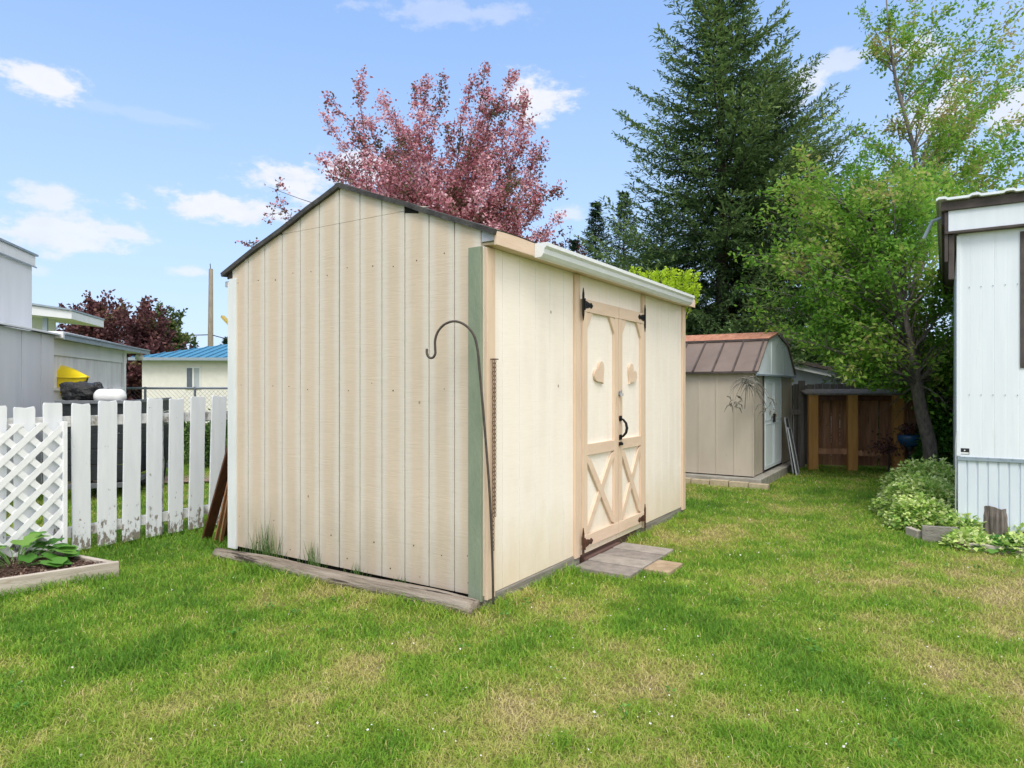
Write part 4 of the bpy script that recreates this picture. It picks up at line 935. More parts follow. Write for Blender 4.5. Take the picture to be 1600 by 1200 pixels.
# corrugated roof edge
pr = []; y = .17; k = 0
while y > YW:
    pr.append((y, 3.073 + (.014 if k % 4 in (1, 2) else 0))); y -= (.02 if k % 4 in (0, 2) else (.05 if k % 4 == 1 else .16)); k += 1
poly = pr + [(a, b - .022) for a, b in reversed(pr)]
MB().prism(poly, 'x', -.13, 8).build('roof', M['home'], rh)
ws = MB()
for z in (2.26, 1.28):
    for k in range(12): ws.lathe([(.005, 0), (.005, .003)], (0, 0, 0), 6); base = len(ws.v) - 12; ws.v[base:] = [(-.0035 + vv[2] * -1, -.085 - k * .088 + vv[0], z + vv[1]) for vv in ws.v[base:]]
for k in range(12): ws.lathe([(.006, 0), (.006, .004)], (0, 0, 0), 6); base = len(ws.v) - 12; ws.v[base:] = [(-.015 - vv[2], -.05 - k * .088 + vv[0], .713 + vv[1]) for vv in ws.v[base:]]
ws.build('screws', M['steelblue'], rh)
wn = MB().box(-.012, .0, -1.42, -1.39, 1.52, 2.72).box(-.012, 0, -.485, -.455, 1.52, 2.72).box(-.012, 0, -1.39, -.485, 1.52, 1.55).box(-.012, 0, -1.39, -.485, 2.69, 2.72).build('window', M['home_brown'], rh, .002)
MB().box(-.004, -.001, -1.39, -.485, 1.55, 2.69).build('pane', M['glass'], wn)
st = MB().box(-.003, -.0008, -.085, -.015, .738, .792).build('sticker', M['sticker_black'], rh)
MB().box(-.0042, -.0032, -.081, -.019, .741, .756).build('sticker_strip', M['sticker_white'], st)
sb = MB(); sb.lathe([(.006, 0), (.006, .001)], (0, 0, 0), 12); sb.v = [(-.0032 - v[2], -.050 + v[0], .773 + v[1]) for v in sb.v]; sb.build('sticker_emblem', M['sticker_white'], st)
MB().tube([(-.02, .012, .95), (-.02, .02, .80), (-.015, .018, .72), (-.01, .02, .1)], .006, 6).build('cable', M['alu'], rh)
MB().tube([(.05, .13, 2.93), (.05, .20, 2.91), (.07, .27, 2.76)], .016, 8).build('downspout', M['steelblue'], rh)

# stump, boards, plants at the home's foot
sp = G(1553, 836)
st_ = thing('tree_stump', 'grey barked tree stump standing before the ribbed skirting', 'stump', sp)
mb = MB(); K = 44; rings = []
for j in range(9):
    z = -.03 + .30 * j / 8
    for k in range(K):
        a = 2 * math.pi * k / K; r = .158 + .010 * mnoise.noise(Vector((math.cos(a) * 2, math.sin(a) * 2, z))) + .010 * abs(math.sin(a * 13 + mnoise.noise(Vector((k, 0, z * 3))) * 1.5)) - .006 * (j > 6)
        zz = z + (.022 * mnoise.noise(Vector((math.cos(a) * 2.5, math.sin(a) * 2.5, 5))) if j == 8 else 0); mb.v.append((math.cos(a) * r, math.sin(a) * r, zz))
mb.f += [(j * K + k, j * K + (k + 1) % K, (j + 1) * K + (k + 1) % K, (j + 1) * K + k) for j in range(8) for k in range(K)]
mb.build('bark', M['stump'], st_)
mb = MB(); mb.v.append((.01, 0, .262))
for j in range(1, 5):
    for k in range(24):
        a = 2 * math.pi * k / 24; r = .148 * j / 4; mb.v.append((math.cos(a) * r, math.sin(a) * r, .252 + .022 * mnoise.noise(Vector((math.cos(a) * r * 18, math.sin(a) * r * 18, 2))) + .012 * (j == 1)))
mb.f += [(0, 1 + k, 1 + (k + 1) % 24) for k in range(24)] + [(1 + (j - 1) * 24 + k, 1 + j * 24 + k, 1 + j * 24 + (k + 1) % 24, 1 + (j - 1) * 24 + (k + 1) % 24) for j in range(1, 4) for k in range(24)]
mb.build('cut_top', M['stump_top'], st_)
def gbeam(name, px0, py0, px1, py1, w, h, mat, label, group=None):
    p = G(px0, py0); q = G(px1, py1); mb = MB().beam((0, 0, h / 2 - .02), (q - p) + Vector((0, 0, h / 2 - .02)), w, h); o = mb.build(name, mat, bevel=.004); o.location = p; return tag(o, label, 'board', group)
gbeam('edging_board', 1440, 842, 1497, 846, .05, .14, M['beam'], 'grey wooden edging board before the variegated plants', 'edging of the right bed')
gbeam('edging_board', 1419, 833, 1437, 840, .05, .08, M['bed'], 'short pale edging block left of the grey edging board', 'edging of the right bed')
gbeam('edging_board', 1511, 857, 1660, 872, .06, .07, M['bed'], 'low wooden edging timber before the stump', 'edging of the right bed')
gbeam('edging_board', 1493, 855, 1508, 857, .06, .07, M['maroon'], 'short reddish edging block between the two edging timbers', 'edging of the right bed')

def clump(name, label, cat, center, rx, ry, rz, n, L, Wd, mat, shell=.55, flat_bottom=True, group=None, stems=8, rot=0):
    """leaves through the outer part of a lumpy dome"""
    t = thing(name, label, cat, center, rot, group); d = rng.normal(size=(n, 3)); d[:, 2] = np.abs(d[:, 2]) if flat_bottom else d[:, 2]; d = unit(d)
    lum = 1 + .22 * np.array([mnoise.noise(Vector(tuple(v * 2.6)) + Vector((center[0], center[1], 0))) for v in d]) + .10 * np.array([mnoise.noise(Vector(tuple(v * 7))) for v in d])
    r = (shell + (1 - shell) * rng.random(n) ** .6) * lum
    p = d * r[:, None] * np.array([rx, ry, rz]); p[:, 2] = np.maximum(p[:, 2], .01)
    dd = d * np.array([1, 1, .4]) + rng.normal(size=(n, 3)) * .5; dd[:, 2] -= .15
    leaf_mesh('leaves', p, dd, L * (.6 + .7 * rng.random(n)), Wd * (.6 + .7 * rng.random(n)), rng.random(n), mat, t, up=(0, 0, 1))
    mb = MB()
    for k in range(stems):
        a = random.uniform(0, 6.28); q = Vector((math.cos(a) * rx * .6, math.sin(a) * ry * .6, rz * random.uniform(.5, .85))); mb.tube([(math.cos(a) * rx * .1, math.sin(a) * ry * .1, -.01), q * .6, q], [.008, .006, .003], 5, False)
    mb.build('stems', M['plant_stem'], t); return t
clump('variegated_plant', 'large mound of cream and green variegated leaves beside the mobile home', 'plant', (4.30, 6.98, 0), .42, .50, .40, 7500, .046, .038, M['goutweed'], .55, stems=20, rot=R(0))
clump('variegated_plant', 'taller back part of the variegated plants close to the home wall', 'plant', (4.86, 7.75, 0), .46, .7, .48, 6000, .048, .038, M['goutweed'], .55, stems=20)
clump('variegated_plant', 'low variegated tuft at the left end of the grey edging board', 'plant', (3.97, 6.47, 0), .33, .28, .29, 3000, .044, .036, M['goutweed'], .4)
for (px, py, rr, hh, n, lb) in ((1500, 836, .20, .20, 700, 'variegated tuft between the edging board and the stump'), (1516, 853, .20, .12, 600, 'low pale variegated tuft spilling over the edging timber'), (1590, 842, .16, .12, 400, 'low variegated tuft right of the stump at the picture edge'), (1597, 862, .20, .13, 420, 'low tuft of leaves before the stump at the picture edge')):
    c = G(px, py); clump('variegated_plant', lb, 'plant', (c.x, c.y, 0), rr, rr, hh, n, .05, .04, M['goutweed'], .3, stems=6)
c = G(1560, 857); broad_plant('leafy_plant', 'dark green leafy plant growing right before the stump', 'plant', (c.x, c.y, 0), .18, 60, .09, .10, M['plant'])

# ------------------------------------------------------------------ neighbours on the left
E = Vector((-.262, .965, 0)); EN = Vector((.965, .262, 0)); EA = math.atan2(E.y, E.x)      # their side walls run along E, faces look along EN
# local x = E (away), local y = -EN (left)
A0 = W(83, 640, 9.2); A0.z = 0
sh = thing('grey_storage_shed', 'pale grey ribbed storage shed behind the fence at the left edge', 'shed', A0, EA)
mb = MB(); x = 0; k = 0
while x > -4.2:
    w = .42 if k % 2 == 0 else .16; mb.box(x - w + .008, x - .004, -.012 + (.006 if k % 2 else 0), .01, 0, 2.06); x -= w; k += 1
mb.build('side_wall', M['home_grey'], sh, .002); MB().box(-4.2, 0, .011, .03, 0, 2.06).build('wall_backing', M['steelblue'], sh)
MB().box(-.02, 0, .012, 2.4, 0, 2.06).box(-4.2, -4.18, .012, 2.4, 0, 2.06).build('end_wall', M['home_grey'], sh)
MB().prism([(-.09, 2.06), (-.09, 2.085), (1.2, 2.32), (2.5, 2.08), (2.5, 2.06), (1.2, 2.29)], 'x', -4.3, .03).build('roof', M['home_pale'], sh, .003)
# annex with corrugated plastic wall
an = thing('pale_annex', 'pale annex with sloping roof and corrugated plastic screen wall behind the yellow kayak', 'building', A0 + E * .06, EA)
MB().box(0, 3.5, .03, .06, 1.80, 2.02).build('upper_wall', M['home_pale'], an)
MB().box(0, 3.3, .03, .06, 0, 1.32).build('lower_wall', M['home_pale'], an)
pr = []; x = 0; k = 0
while x < 3.22: pr.append((x, .045 + (.018 if k % 2 else 0))); x += .05; k += 1
MB().prism(pr + [(a, b + .006) for a, b in reversed(pr)], 'z', 1.33, 1.80).build('plastic_screen', M['translucent_panel'], an)
MB().box(3.24, 3.36, .0, .09, 0, 1.98).build('corner_post', M['home_pale'], an, .003); MB().box(0, 3.24, .01, .07, 1.30, 1.345).build('sill', M['home_pale'], an)
MB().box(3.34, 3.36, .1, 3.2, 0, 2.0).build('end_wall', M['home_pale'], an)
MB().prism([(-.05, 2.03), (4.45, 2.03), (4.45, 2.10), (-.05, 2.12)], 'y', -.12, 3.3).build('roof', M['home_pale'], an, .003)
MB().box(-.05, 4.46, -.135, -.121, 2.01, 2.075).box(-.05, 4.46, -.15, -.121, 2.0765, 2.10).build('roof_edge', M['steelblue'], an)
MB().lathe([(.05, 0), (.075, -.04), (.07, -.10), (.03, -.12)], (4.15, -.02, 2.0), 14).build('lamp', M['white_trim'], an, smooth=True)
# tall pale home behind
B0 = W(50, 640, 9.9); B0.z = 0
bh = thing('tall_pale_home', 'tall pale grey home with banded eave rising behind the storage shed at the left edge', 'mobile home', B0, EA)
MB().box(-6, 0, 0, .02, 0, 3.16).box(-.02, 0, .021, 3.6, 0, 3.16).build('wall', M['home_grey'], bh, .002)
MB().box(-6, .04, -.03, -.001, 3.13, 3.29).box(.001, .04, 0, 3.6, 3.13, 3.29).build('eave_band', M['home_pale'], bh, .003)
MB().box(-6, .07, -.06, 3.6, 3.292, 3.32).build('roof', M['steelblue'], bh, .003); MB().box(-6, .055, -.045, -.031, 3.118, 3.134).build('band_trim', M['steelblue'], bh)
# canopy behind it
ca = thing('grey_porch_canopy', 'flat grey porch canopy with post beyond the tall pale home', 'canopy', (W(112, 640, 17).x, 17, 0), R(15.2))
MB().prism([(0, 3.08), (-3, 3.36), (-3, 3.68), (0, 3.28)], 'y', 0, 2.5).build('canopy', M['home_grey'], ca, .004)
MB().prism([(.02, 3.285), (-3, 3.69), (-3, 3.75), (.02, 3.33)], 'y', -.05, 2.5).build('canopy_edge', M['steelblue'], ca)
MB().box(-.72, -.62, .2, .3, 0, 3.12).build('post', M['steelblue'], ca); MB().box(-3, -.8, 1.2, 1.3, 0, 3.2).build('wall', M['home_grey'], ca)

# blue roofed house
bl = thing('blue_roofed_house', 'low cream house with blue metal hip roof behind the picket fence', 'house', (W(222, 600, 25).x, 25, 0), R(4))
MB().box(0, 11, 0, .2, 0, 2.42).box(0, .2, .2, 7, 0, 2.42).build('wall', M['stucco'], bl)
xr, yr = 1.9, 3.4; ridge = 3.18
mb = MB(); e0, e1, f0, f1, ez = -.32, 11.3, -.35, 7.2, 2.44
mb.add([(e0, f0, ez), (e1, f0, ez), (e1, f1, ez), (e0, f1, ez), (xr, yr, ridge), (e1 - 2, yr, ridge)], [(0, 1, 5, 4), (1, 2, 5), (2, 3, 4, 5), (3, 0, 4), (3, 2, 1, 0)]); rf = mb.build('roof', M['blueroof'], bl)
mb = MB()
for k in range(34):
    x = e0 + .1 + k * .33; t = min(1, (x - e0) / (xr - e0)) if x < xr else 1
    if x > e1 - 2: break
    mb.beam((x, f0, ez + .02), (x, f0 + (yr - f0) * t, ez + (ridge - ez) * t + .02), .04, .03)
mb.build('roof_rib', M['blueroof'], rf); MB().box(e0, e1, f0 - .03, f0 - .002, ez - .10, ez + .01).build('eave', M['steelblue'], bl)
wx = (288 - 222) / F * 25
wn2 = MB().box(wx, wx + .56, -.03, -.002, 1.28, 1.34).box(wx, wx + .56, -.03, -.002, 2.07, 2.12).box(wx, wx + .05, -.03, -.002, 1.34, 2.07).box(wx + .51, wx + .56, -.03, -.002, 1.34, 2.07).box(wx + .25, wx + .31, -.03, -.002, 1.34, 2.07).build('window', M['white_trim'], bl)
MB().box(wx + .05, wx + .25, -.01, -.003, 1.34, 2.07).build('pane', M['glass'], wn2); MB().box(wx + .31, wx + .51, -.01, -.003, 1.34, 2.07).build('pane', M['blind'], wn2)

# chain link fence
clf = thing('chain_link_fence', 'grey chain link fence running in front of the blue roofed house', 'fence', (W(190, 606, 13).x, 13, 0), R(2))
MB().tube([(0, 0, 1.33), (5.5, 0, 1.33)], .022, 8).build('top_rail', M['chainlink'], clf)
for x in (.02, .45, 1.4, 2.9, 4.4): MB().tube([(x, 0, 0), (x, 0, 1.36)], .024, 8).build('post', M['chainlink'], clf)
mb = MB(); c = -1.5
while c < 5.5:
    for s in (1, -1):
        z0, z1 = .05, 1.30; xa = c if s > 0 else c + (z1 - z0); xb = xa + s * (z1 - z0)
        if min(xa, xb) < 0 or max(xa, xb) > 5.5: continue
        mb.tube([(xa, .004 * s, z0), (xb, .004 * s, z1)], .0022, 3, False)
    c += .085
mb.build('wire_mesh', M['chainlink'], clf)
# pole and wire
pl = thing('utility_pole', 'weathered utility pole rising behind the blue roof', 'utility pole', (W(329, 600, 34).x, 34, 0))
MB().tube([(0, 0, 0), (0, 0, 4), (.02, 0, 7.35)], [.15, .13, .10], 12).build('pole', M['pole'], pl); MB().tube([(.0, 0, 7.35), (-.02, 0, 7.62)], .02, 6).build('pole_pin', M['wire'], pl)
pts = []; a = W(120, 512, 34); b = W(330, 523, 34); c_ = W(420, 538, 34); far_l = W(-500, 480, 34)
for seg in ((far_l, a), (a, b), (b, c_)):
    for t in np.linspace(0, 1, 12): q = seg[0].lerp(seg[1], t); q.z -= .35 * math.sin(math.pi * t) * (.3 if seg[0] is b else .5); pts.append(q)
o = MB().tube([p for i, p in enumerate(pts) if i == 0 or (p - pts[i - 1]).length > 1e-3], .025, 5).build('power_line', M['wire']); tag(o, 'thin dark power line crossing before the purple trees', 'wire')

# trailer, kayak, bag, tank
T0 = W(88, 640, 8.0); T0.z = 0
tr = thing('utility_trailer', 'black slatted utility trailer parked behind the picket fence', 'trailer', T0, EA)
mb = MB()
for k in range(5): z = .22 + k * .192; mb.box(0, .03, -.74, 0, z, z + .183); mb.box(.032, 2.3, -.74, -.71, z, z + .183); mb.box(.032, 2.3, -.03, 0, z, z + .183)
mb.build('side_board', M['trailer'], tr, .004)
MB().box(-.03, 2.32, -.77, -.745, 1.15, 1.19).box(-.03, -.002, -.745, .01, 1.15, 1.19).build('top_rail', M['trailer_rail'], tr, .003)
MB().box(-.035, -.002, -.77, .02, .13, .19).box(-.03, 2.3, -.775, -.745, .13, .19).build('frame', M['trailer_rail'], tr, .003)
MB().box(.03, 2.3, -.71, -.03, .6, .64).build('deck', M['trailer'], tr)
for y in (-.82, .08):
    w_ = MB().tube([(1.2, y - .06, .27), (1.2, y + .06, .27)], .27, 22).build('wheel', M['rubber'], tr); MB().tube([(1.2, y - .065, .27), (1.2, y + .065, .27)], .14, 16).build('rim', M['steel'], w_)
def kayak():
    nose = W(137, 589, 9.45); axis = (W(40, 566, 9.9) - nose).normalized()
    k = thing('kayak', 'bright yellow plastic kayak lying on the trailer', 'kayak', nose)
    L = 3.1; up = Vector((0, 0, 1)); side = axis.cross(up).normalized(); up = side.cross(axis).normalized()
    def ring(s, lo):
        t = s / L; w = .34 * (math.sin(math.pi * min(1, t * 1.0)) ** 1.0) + .012; h = .02 + .25 * math.tanh(2.2 * math.sin(math.pi * t))
        c = axis * s + Vector((0, 0, -.14 * (math.sin(math.pi * t) ** .7))); out = []
        for j in range(13):
            a = math.pi * j / 12
            if lo: out.append(c + side * w * math.cos(a) - up * h * 1.55 * math.sin(a) ** .8)
            else: out.append(c + side * w * math.cos(a) * 1.02 + up * h * .75 * math.sin(a) ** 1.4)
        return out
    for lo, nm, mt in ((False, 'deck', 'kayak'), (True, 'hull', 'kayak')):
        mb = MB(); S = 22
        for i in range(S + 1): mb.v += [tuple(p) for p in ring(.001 + (L - .002) * i / S, lo)]
        mb.f += [(i * 13 + j, i * 13 + j + 1, (i + 1) * 13 + j + 1, (i + 1) * 13 + j) for i in range(S) for j in range(12)]
        mb.build(nm, M[mt], k, smooth=True)
    mb = MB(); mb.tube([tuple(ring(.001 + (L - .002) * i / 22, True)[0]) for i in range(23)], .016, 6); mb.tube([tuple(ring(.001 + (L - .002) * i / 22, True)[12]) for i in range(23)], .016, 6); mb.build('rim', M['kayak'], k, smooth=True)
    MB().tube([(0, 0, -.02), axis * .03 + Vector((0, 0, -.1)), axis * .10 + Vector((0, 0, -.09))], .010, 6).build('carry_handle', M['rubber'], k)
kayak()
def lumpy(name, label, cat, c, rx, ry, rz, mat, amp=.16, sc=3.2, seed=0):
    mb = MB(); n1, n2 = 22, 34
    for i in range(n1 + 1):
        th = math.pi * i / n1
        for j in range(n2):
            ph = 2 * math.pi * j / n2; d = Vector((math.sin(th) * math.cos(ph), math.sin(th) * math.sin(ph), math.cos(th)))
            bx = 1 / max(abs(d.x), abs(d.y), abs(d.z)) ** .55; r = bx * (1 + amp * mnoise.noise(d * sc + Vector((seed, 0, 0))) + amp * .6 * abs(mnoise.noise(d * sc * 2.3 + Vector((0, seed, 0)))))
            mb.v.append((d.x * r * rx, d.y * r * ry, max(-rz, d.z * r * rz)))
    mb.f += [(i * n2 + j, i * n2 + (j + 1) % n2, (i + 1) * n2 + (j + 1) % n2, (i + 1) * n2 + j) for i in range(n1) for j in range(n2)]
    o = mb.build(name, mat, smooth=True); o.location = c; tag(o, label, cat); return o
b_ = W(129, 616, 8.35); b_.z = 1.20 + .085; lumpy('plastic_bag', 'crumpled black plastic bag lying on the trailer beside the kayak', 'bag', b_, .20, .16, .115, M['bag'], .34, 3.4)
tk = thing('white_tank', 'white rounded tank lying on the trailer right of the black bag', 'tank', W(172, 622, 8.25))
tk.location.z = 1.19 + .045
mb = MB(); pts = []; rr = []
for i in range(17):
    t = -1 + 2 * i / 16; pts.append((t * .19, 0, 0)); rr.append(max(.004, .095 * (1 - max(0, (abs(t) - .55) / .45) ** 2.2) ** .5))
mb.tube(pts, rr, 22); mb.build('tank_body', M['tank'], tk, smooth=True); MB().lathe([(.03, .088), (.03, .11), (.012, .112), (.012, .125)], (0, 0, 0), 12).build('valve', M['steel'], tk)
MB().box(-.12, -.10, -.07, .07, -.092, -.05).box(.10, .12, -.07, .07, -.092, -.05).build('foot', M['steel'], tk)

# brown path and low hedge beyond the fence
pth = MB().add([(-9.5, 8.1, .006), (-3.2, 9.9, .006), (-3.3, 10.6, .006), (-9.7, 8.9, .006)], [(0, 1, 2, 3)]).build('path', PM('dirt_path', [(.3, (.22, .15, .11)), (.7, (.34, .25, .18))], ns=7, rough=1, bump=.5))
tag(pth, 'bare brown strip crossing the neighbouring lawn', None, None, 'structure')
random.seed(8)
for (px, d, rx, rz, lb) in ((345, 11.6, .45, .95, 'dark green bush behind the fence next to the shed'), (296, 12.2, .5, .8, 'rounded green bush behind the fence under the cream house window'), (215, 12.4, .35, .75, 'small light bush behind the fence below the chain link corner')):
    clump('bush', lb, 'bush', (W(px, 600, d).x, d, 0), rx, rx, rz, 2600, .06, .04, M['shrub_dark'] if px > 250 else M['yellowgreen'], .5, group='bushes beyond the picket fence')

# ------------------------------------------------------------------ trees
def curve_pts(p0, p1, bend, n=8, wig=.0):
    p0 = Vector(p0); p1 = Vector(p1); m = p0.lerp(p1, .5) + Vector(bend); out = []
    for i in range(n + 1):
        t = i / n; p = p0 * (1 - t) ** 2 + m * 2 * t * (1 - t) + p1 * t * t
        if 0 < i < n and wig: p += Vector((random.uniform(-wig, wig), random.uniform(-wig, wig), random.uniform(-wig, wig)))
        out.append(p)
    return out
def poly_at(pts, t):
    f = t * (len(pts) - 1); i = min(int(f), len(pts) - 2); return pts[i].lerp(pts[i + 1], f - i), (pts[i + 1] - pts[i]).normalized()
class Tree:
    def __init__(s, name, label, cat, base, mat_leaf, mat_bark, group=None):
        s.t = thing(name, label, cat, base, 0, group); s.b = Vector(base); s.wood = MB(); s.limb = MB(); s.P = []; s.D = []; s.ml = mat_leaf; s.mb = mat_bark; s.keep = None
    def trunk(s, pts, r0, r1):
        pts = [Vector(p) - s.b for p in pts]; n = len(pts); s.wood.tube(pts, [r0 + (r1 - r0) * i / (n - 1) for i in range(n)], 12); s.tp = pts; s.r = (r0, r1)
    def twig(s, p, d, L, n, spread, r):
        q = p + d * L; bend = Vector((random.uniform(-1, 1), random.uniform(-1, 1), random.uniform(-.3, .6))) * L * .12; pts = curve_pts(p, q, bend, 4)
        s.limb.tube(pts, [r, r * .8, r * .6, r * .4, r * .2], 3, False)
        for k in range(n):
            t = random.random() ** .8; c, dd = poly_at(pts, t); s.P.append(tuple(c + Vector((random.gauss(0, 1), random.gauss(0, 1), random.gauss(0, 1))) * spread))
            s.D.append(tuple(dd * .6 + Vector((random.gauss(0, 1), random.gauss(0, 1), random.gauss(0, .8)))))
    def limb_to(s, tip, start=.5, r=.03, twigs=14, tl=.35, leaves=22, spread=.05, bend=.12, from_t=.25, up=.25, fill=.12):
        tip = Vector(tip) - s.b; p, _ = poly_at(s.tp, start); L = (tip - p).length
        pts = curve_pts(p, tip, Vector((0, 0, -1)) * L * bend * .0 + Vector((random.uniform(-1, 1), random.uniform(-1, 1), random.uniform(0, 1))) * L * bend, 9, L * .012)
        s.limb.tube(pts, [max(.004, r * (1 - .88 * i / 9)) for i in range(10)], 6, False)
        for k in range(twigs):
            t = from_t + (1 - from_t) * (k + random.random()) / twigs; c, dd = poly_at(pts, min(t, .999))
            dr = (dd * random.uniform(.3, 1.0) + Vector((random.gauss(0, 1), random.gauss(0, 1), random.gauss(0, 1) + up)) * .75).normalized()
            s.twig(c, dr, tl * random.uniform(.5, 1.2) * (1.15 - .6 * t), leaves, spread, max(.003, r * .22))
        for k in range(int(twigs * leaves * fill)):
            c, dd = poly_at(pts, min(.999, from_t + .1 + (.9 - from_t) * random.random() ** .7)); s.P.append(tuple(c + Vector((random.gauss(0, 1), random.gauss(0, 1), random.gauss(0, 1))) * spread)); s.D.append(tuple(dd * .5 + Vector((random.gauss(0, 1), random.gauss(0, 1), random.gauss(0, .8)))))
        s.twig(pts[-1], (pts[-1] - pts[-2]).normalized(), tl * .5, leaves, spread, .004)
    def done(s, L, Wd, varf=None, up=None, keep=None):
        P = np.array(s.P); D = np.array(s.D)
        if keep is not None: k = keep(P + np.array(s.b)); P = P[k]; D = D[k]
        n = len(P)
        var = rng.random(n) if varf is None else varf(P)
        leaf_mesh('crown', P, D, L * (.6 + .7 * rng.random(n)), Wd * (.6 + .7 * rng.random(n)), np.clip(var, 0, 1), s.ml, s.t, up=up)
        s.wood.build('trunk', s.mb, s.t, smooth=True); s.limb.build('branches', s.mb, s.t, smooth=True, fix=False)
        return s.t
def clumpvar(P, sc=1.5, off=0.0, amp=.9, gain=.45):
    v = np.array([mnoise.noise(Vector(tuple(p * sc))) for p in P]); return .5 + off + v * amp + (rng.random(len(P)) - .5) * gain

# pink blossoming tree behind the shed
random.seed(31)
pb = Vector((W(690, 600, 10.6).x, 10.6, 0)); pk = Tree('blossoming_tree', 'pink flowering crab apple tree rising behind the big shed roof', 'tree', pb, M['blossom'], M['bark_dark'])
pk.trunk([pb, pb + Vector((.05, 0, 1)), pb + Vector((-.03, .05, 2.0)), pb + Vector((.1, 0, 2.9)), pb + Vector((.05, 0, 3.6))], .14, .07)
tips = [(567, 125, .0), (572, 190, .4), (520, 160, -.3), (512, 190, .2), (518, 250, .5), (508, 258, -.6), (540, 275, -.4), (600, 155, .5), (620, 190, .2), (668, 130, .3), (690, 128, -.3), (650, 150, -.6), (700, 200, .7), (738, 132, .2), (757, 118, -.2), (762, 150, .5), (800, 122, 0), (815, 150, .4), (818, 165, -.4), (826, 200, -.3), (790, 175, .6), (775, 170, .2), (846, 235, .2), (832, 245, -.5), (640, 215, -.7), (610, 240, .8), (560, 230, .1),
        (868, 300, .1), (870, 345, -.3), (845, 300, .6), (850, 370, .3), (600, 300, -.5), (640, 290, .9), (580, 320, .3), (690, 260, -.9), (730, 240, .9), (760, 260, -.8), (740, 330, 1.0), (800, 280, -.6), (800, 330, .9), (700, 330, -1.0), (660, 340, .6), (820, 380, -.5), (780, 360, .5), (620, 350, -.2), (840, 400, .2)]
for (x, y, dd) in tips:
    pk.limb_to(W(x, y, 10.6 + dd * 1.3), random.uniform(.35, .8), .020, 17, .29, 38, .045, .18, .38, .25, .20)
inner = [(random.gauss(575, 30), random.gauss(285, 25)) for _ in range(9)] + [(random.gauss(640, 35), random.gauss(270, 30)) for _ in range(9)] + [(random.gauss(760, 35), random.gauss(270, 35)) for _ in range(16)] + [(random.gauss(770, 40), random.gauss(340, 25)) for _ in range(12)] + [(random.gauss(630, 40), random.gauss(320, 20)) for _ in range(7)]
for (x, y) in inner: pk.limb_to(W(x, y, 10.6 + random.uniform(-1.4, 1.4)), random.uniform(.5, .98), .016, 12, .34, 34, .055, .22, .4)
pk.limb_to(W(432, 297, 10.2), .8, .02, 0, .3, 1); 
for (x, y) in ((437, 325), (425, 335), (432, 297), (455, 340), (391, 385)):
    c = W(x, y, 10.2) - pk.b
    for k in range(5): pk.twig(c, Vector((random.gauss(0, 1), random.gauss(0, .4), random.gauss(0, .6) + .3)).normalized(), .18, 9, .025, .004)
pk.limb_to(W(455, 345, 10.2), .6, .02, 0, .2, 3)
pk.done(.050, .037, lambda P: clumpvar(P, 2.2, .02, .7, .85))

# big cherry on the right
random.seed(43)
ab = Vector((W(1458, 740, 10.0).x, 10.0, 0)); ap = Tree('leafy_fruit_tree', 'wide bright green leafy tree with a leaning grey trunk left of the mobile home', 'tree', ab, M['apple'], M['bark'])
ap.trunk([ab - Vector((0, 0, .05)), W(1452, 690, 10.0), W(1440, 645, 9.95), W(1430, 590, 9.9), W(1420, 540, 9.9), W(1408, 480, 9.95), W(1398, 420, 10), W(1385, 360, 10.1), W(1375, 310, 10.1)], .105, .035)
reg = [(1300, 410, 90, 70, 1.2, 30), (1250, 350, 60, 60, 1.0, 14), (1360, 330, 80, 60, 1.2, 16), (1440, 380, 55, 70, 1.4, 16), (1300, 520, 75, 60, 1.2, 22), (1400, 560, 80, 60, 1.3, 22), (1460, 500, 40, 90, 1.3, 18), (1350, 460, 90, 60, 1.4, 22), (1480, 620, 25, 40, .8, 8), (1340, 570, 55, 25, .9, 10), (1300, 300, 90, 45, 1.1, 16), (1430, 300, 70, 50, 1.2, 14), (1450, 620, 30, 60, .8, 9)]
tips = []
for (cx, cy, rx, ry, dd, n) in reg:
    for _ in range(n):
        a = random.uniform(0, 6.283); q = math.sqrt(random.random()); tips.append((cx + rx * q * math.cos(a), cy + ry * q * math.sin(a), random.uniform(-dd, dd)))
tips += [(1168, 398, .2), (1190, 410, -.3), (1185, 480, .3), (1178, 450, .0), (1200, 500, -.2), (1212, 310, .3), (1228, 298, -.3), (1258, 250, .2), (1262, 265, -.4), (1218, 520, .1), (1355, 240, .4), (1340, 270, -.3), (1300, 285, .2), (1490, 560, .5), (1495, 440, .6), (1390, 640, .1), (1410, 650, .4)]
for (x, y, dd) in tips:
    if 1385 < x < 1470 and 430 < y < 700: dd = abs(dd) * .8 + .35; x = x - 8 if x < 1425 else x + 8
    st = min(.95, max(.35, (740 - y - 60) / 430 * .9 + random.uniform(-.1, .1)))
    ap.limb_to(W(x, y, 10 + dd), st, .018, 9, .42, 15, .06, .16, .45, .15, .05)
def avar(P):
    v = clumpvar(P, 1.3, -.10, .55, .55); w = ap.b.z + P[:, 2]; return v + .16 * (w > 3.0) * rng.random(len(P)) + .02
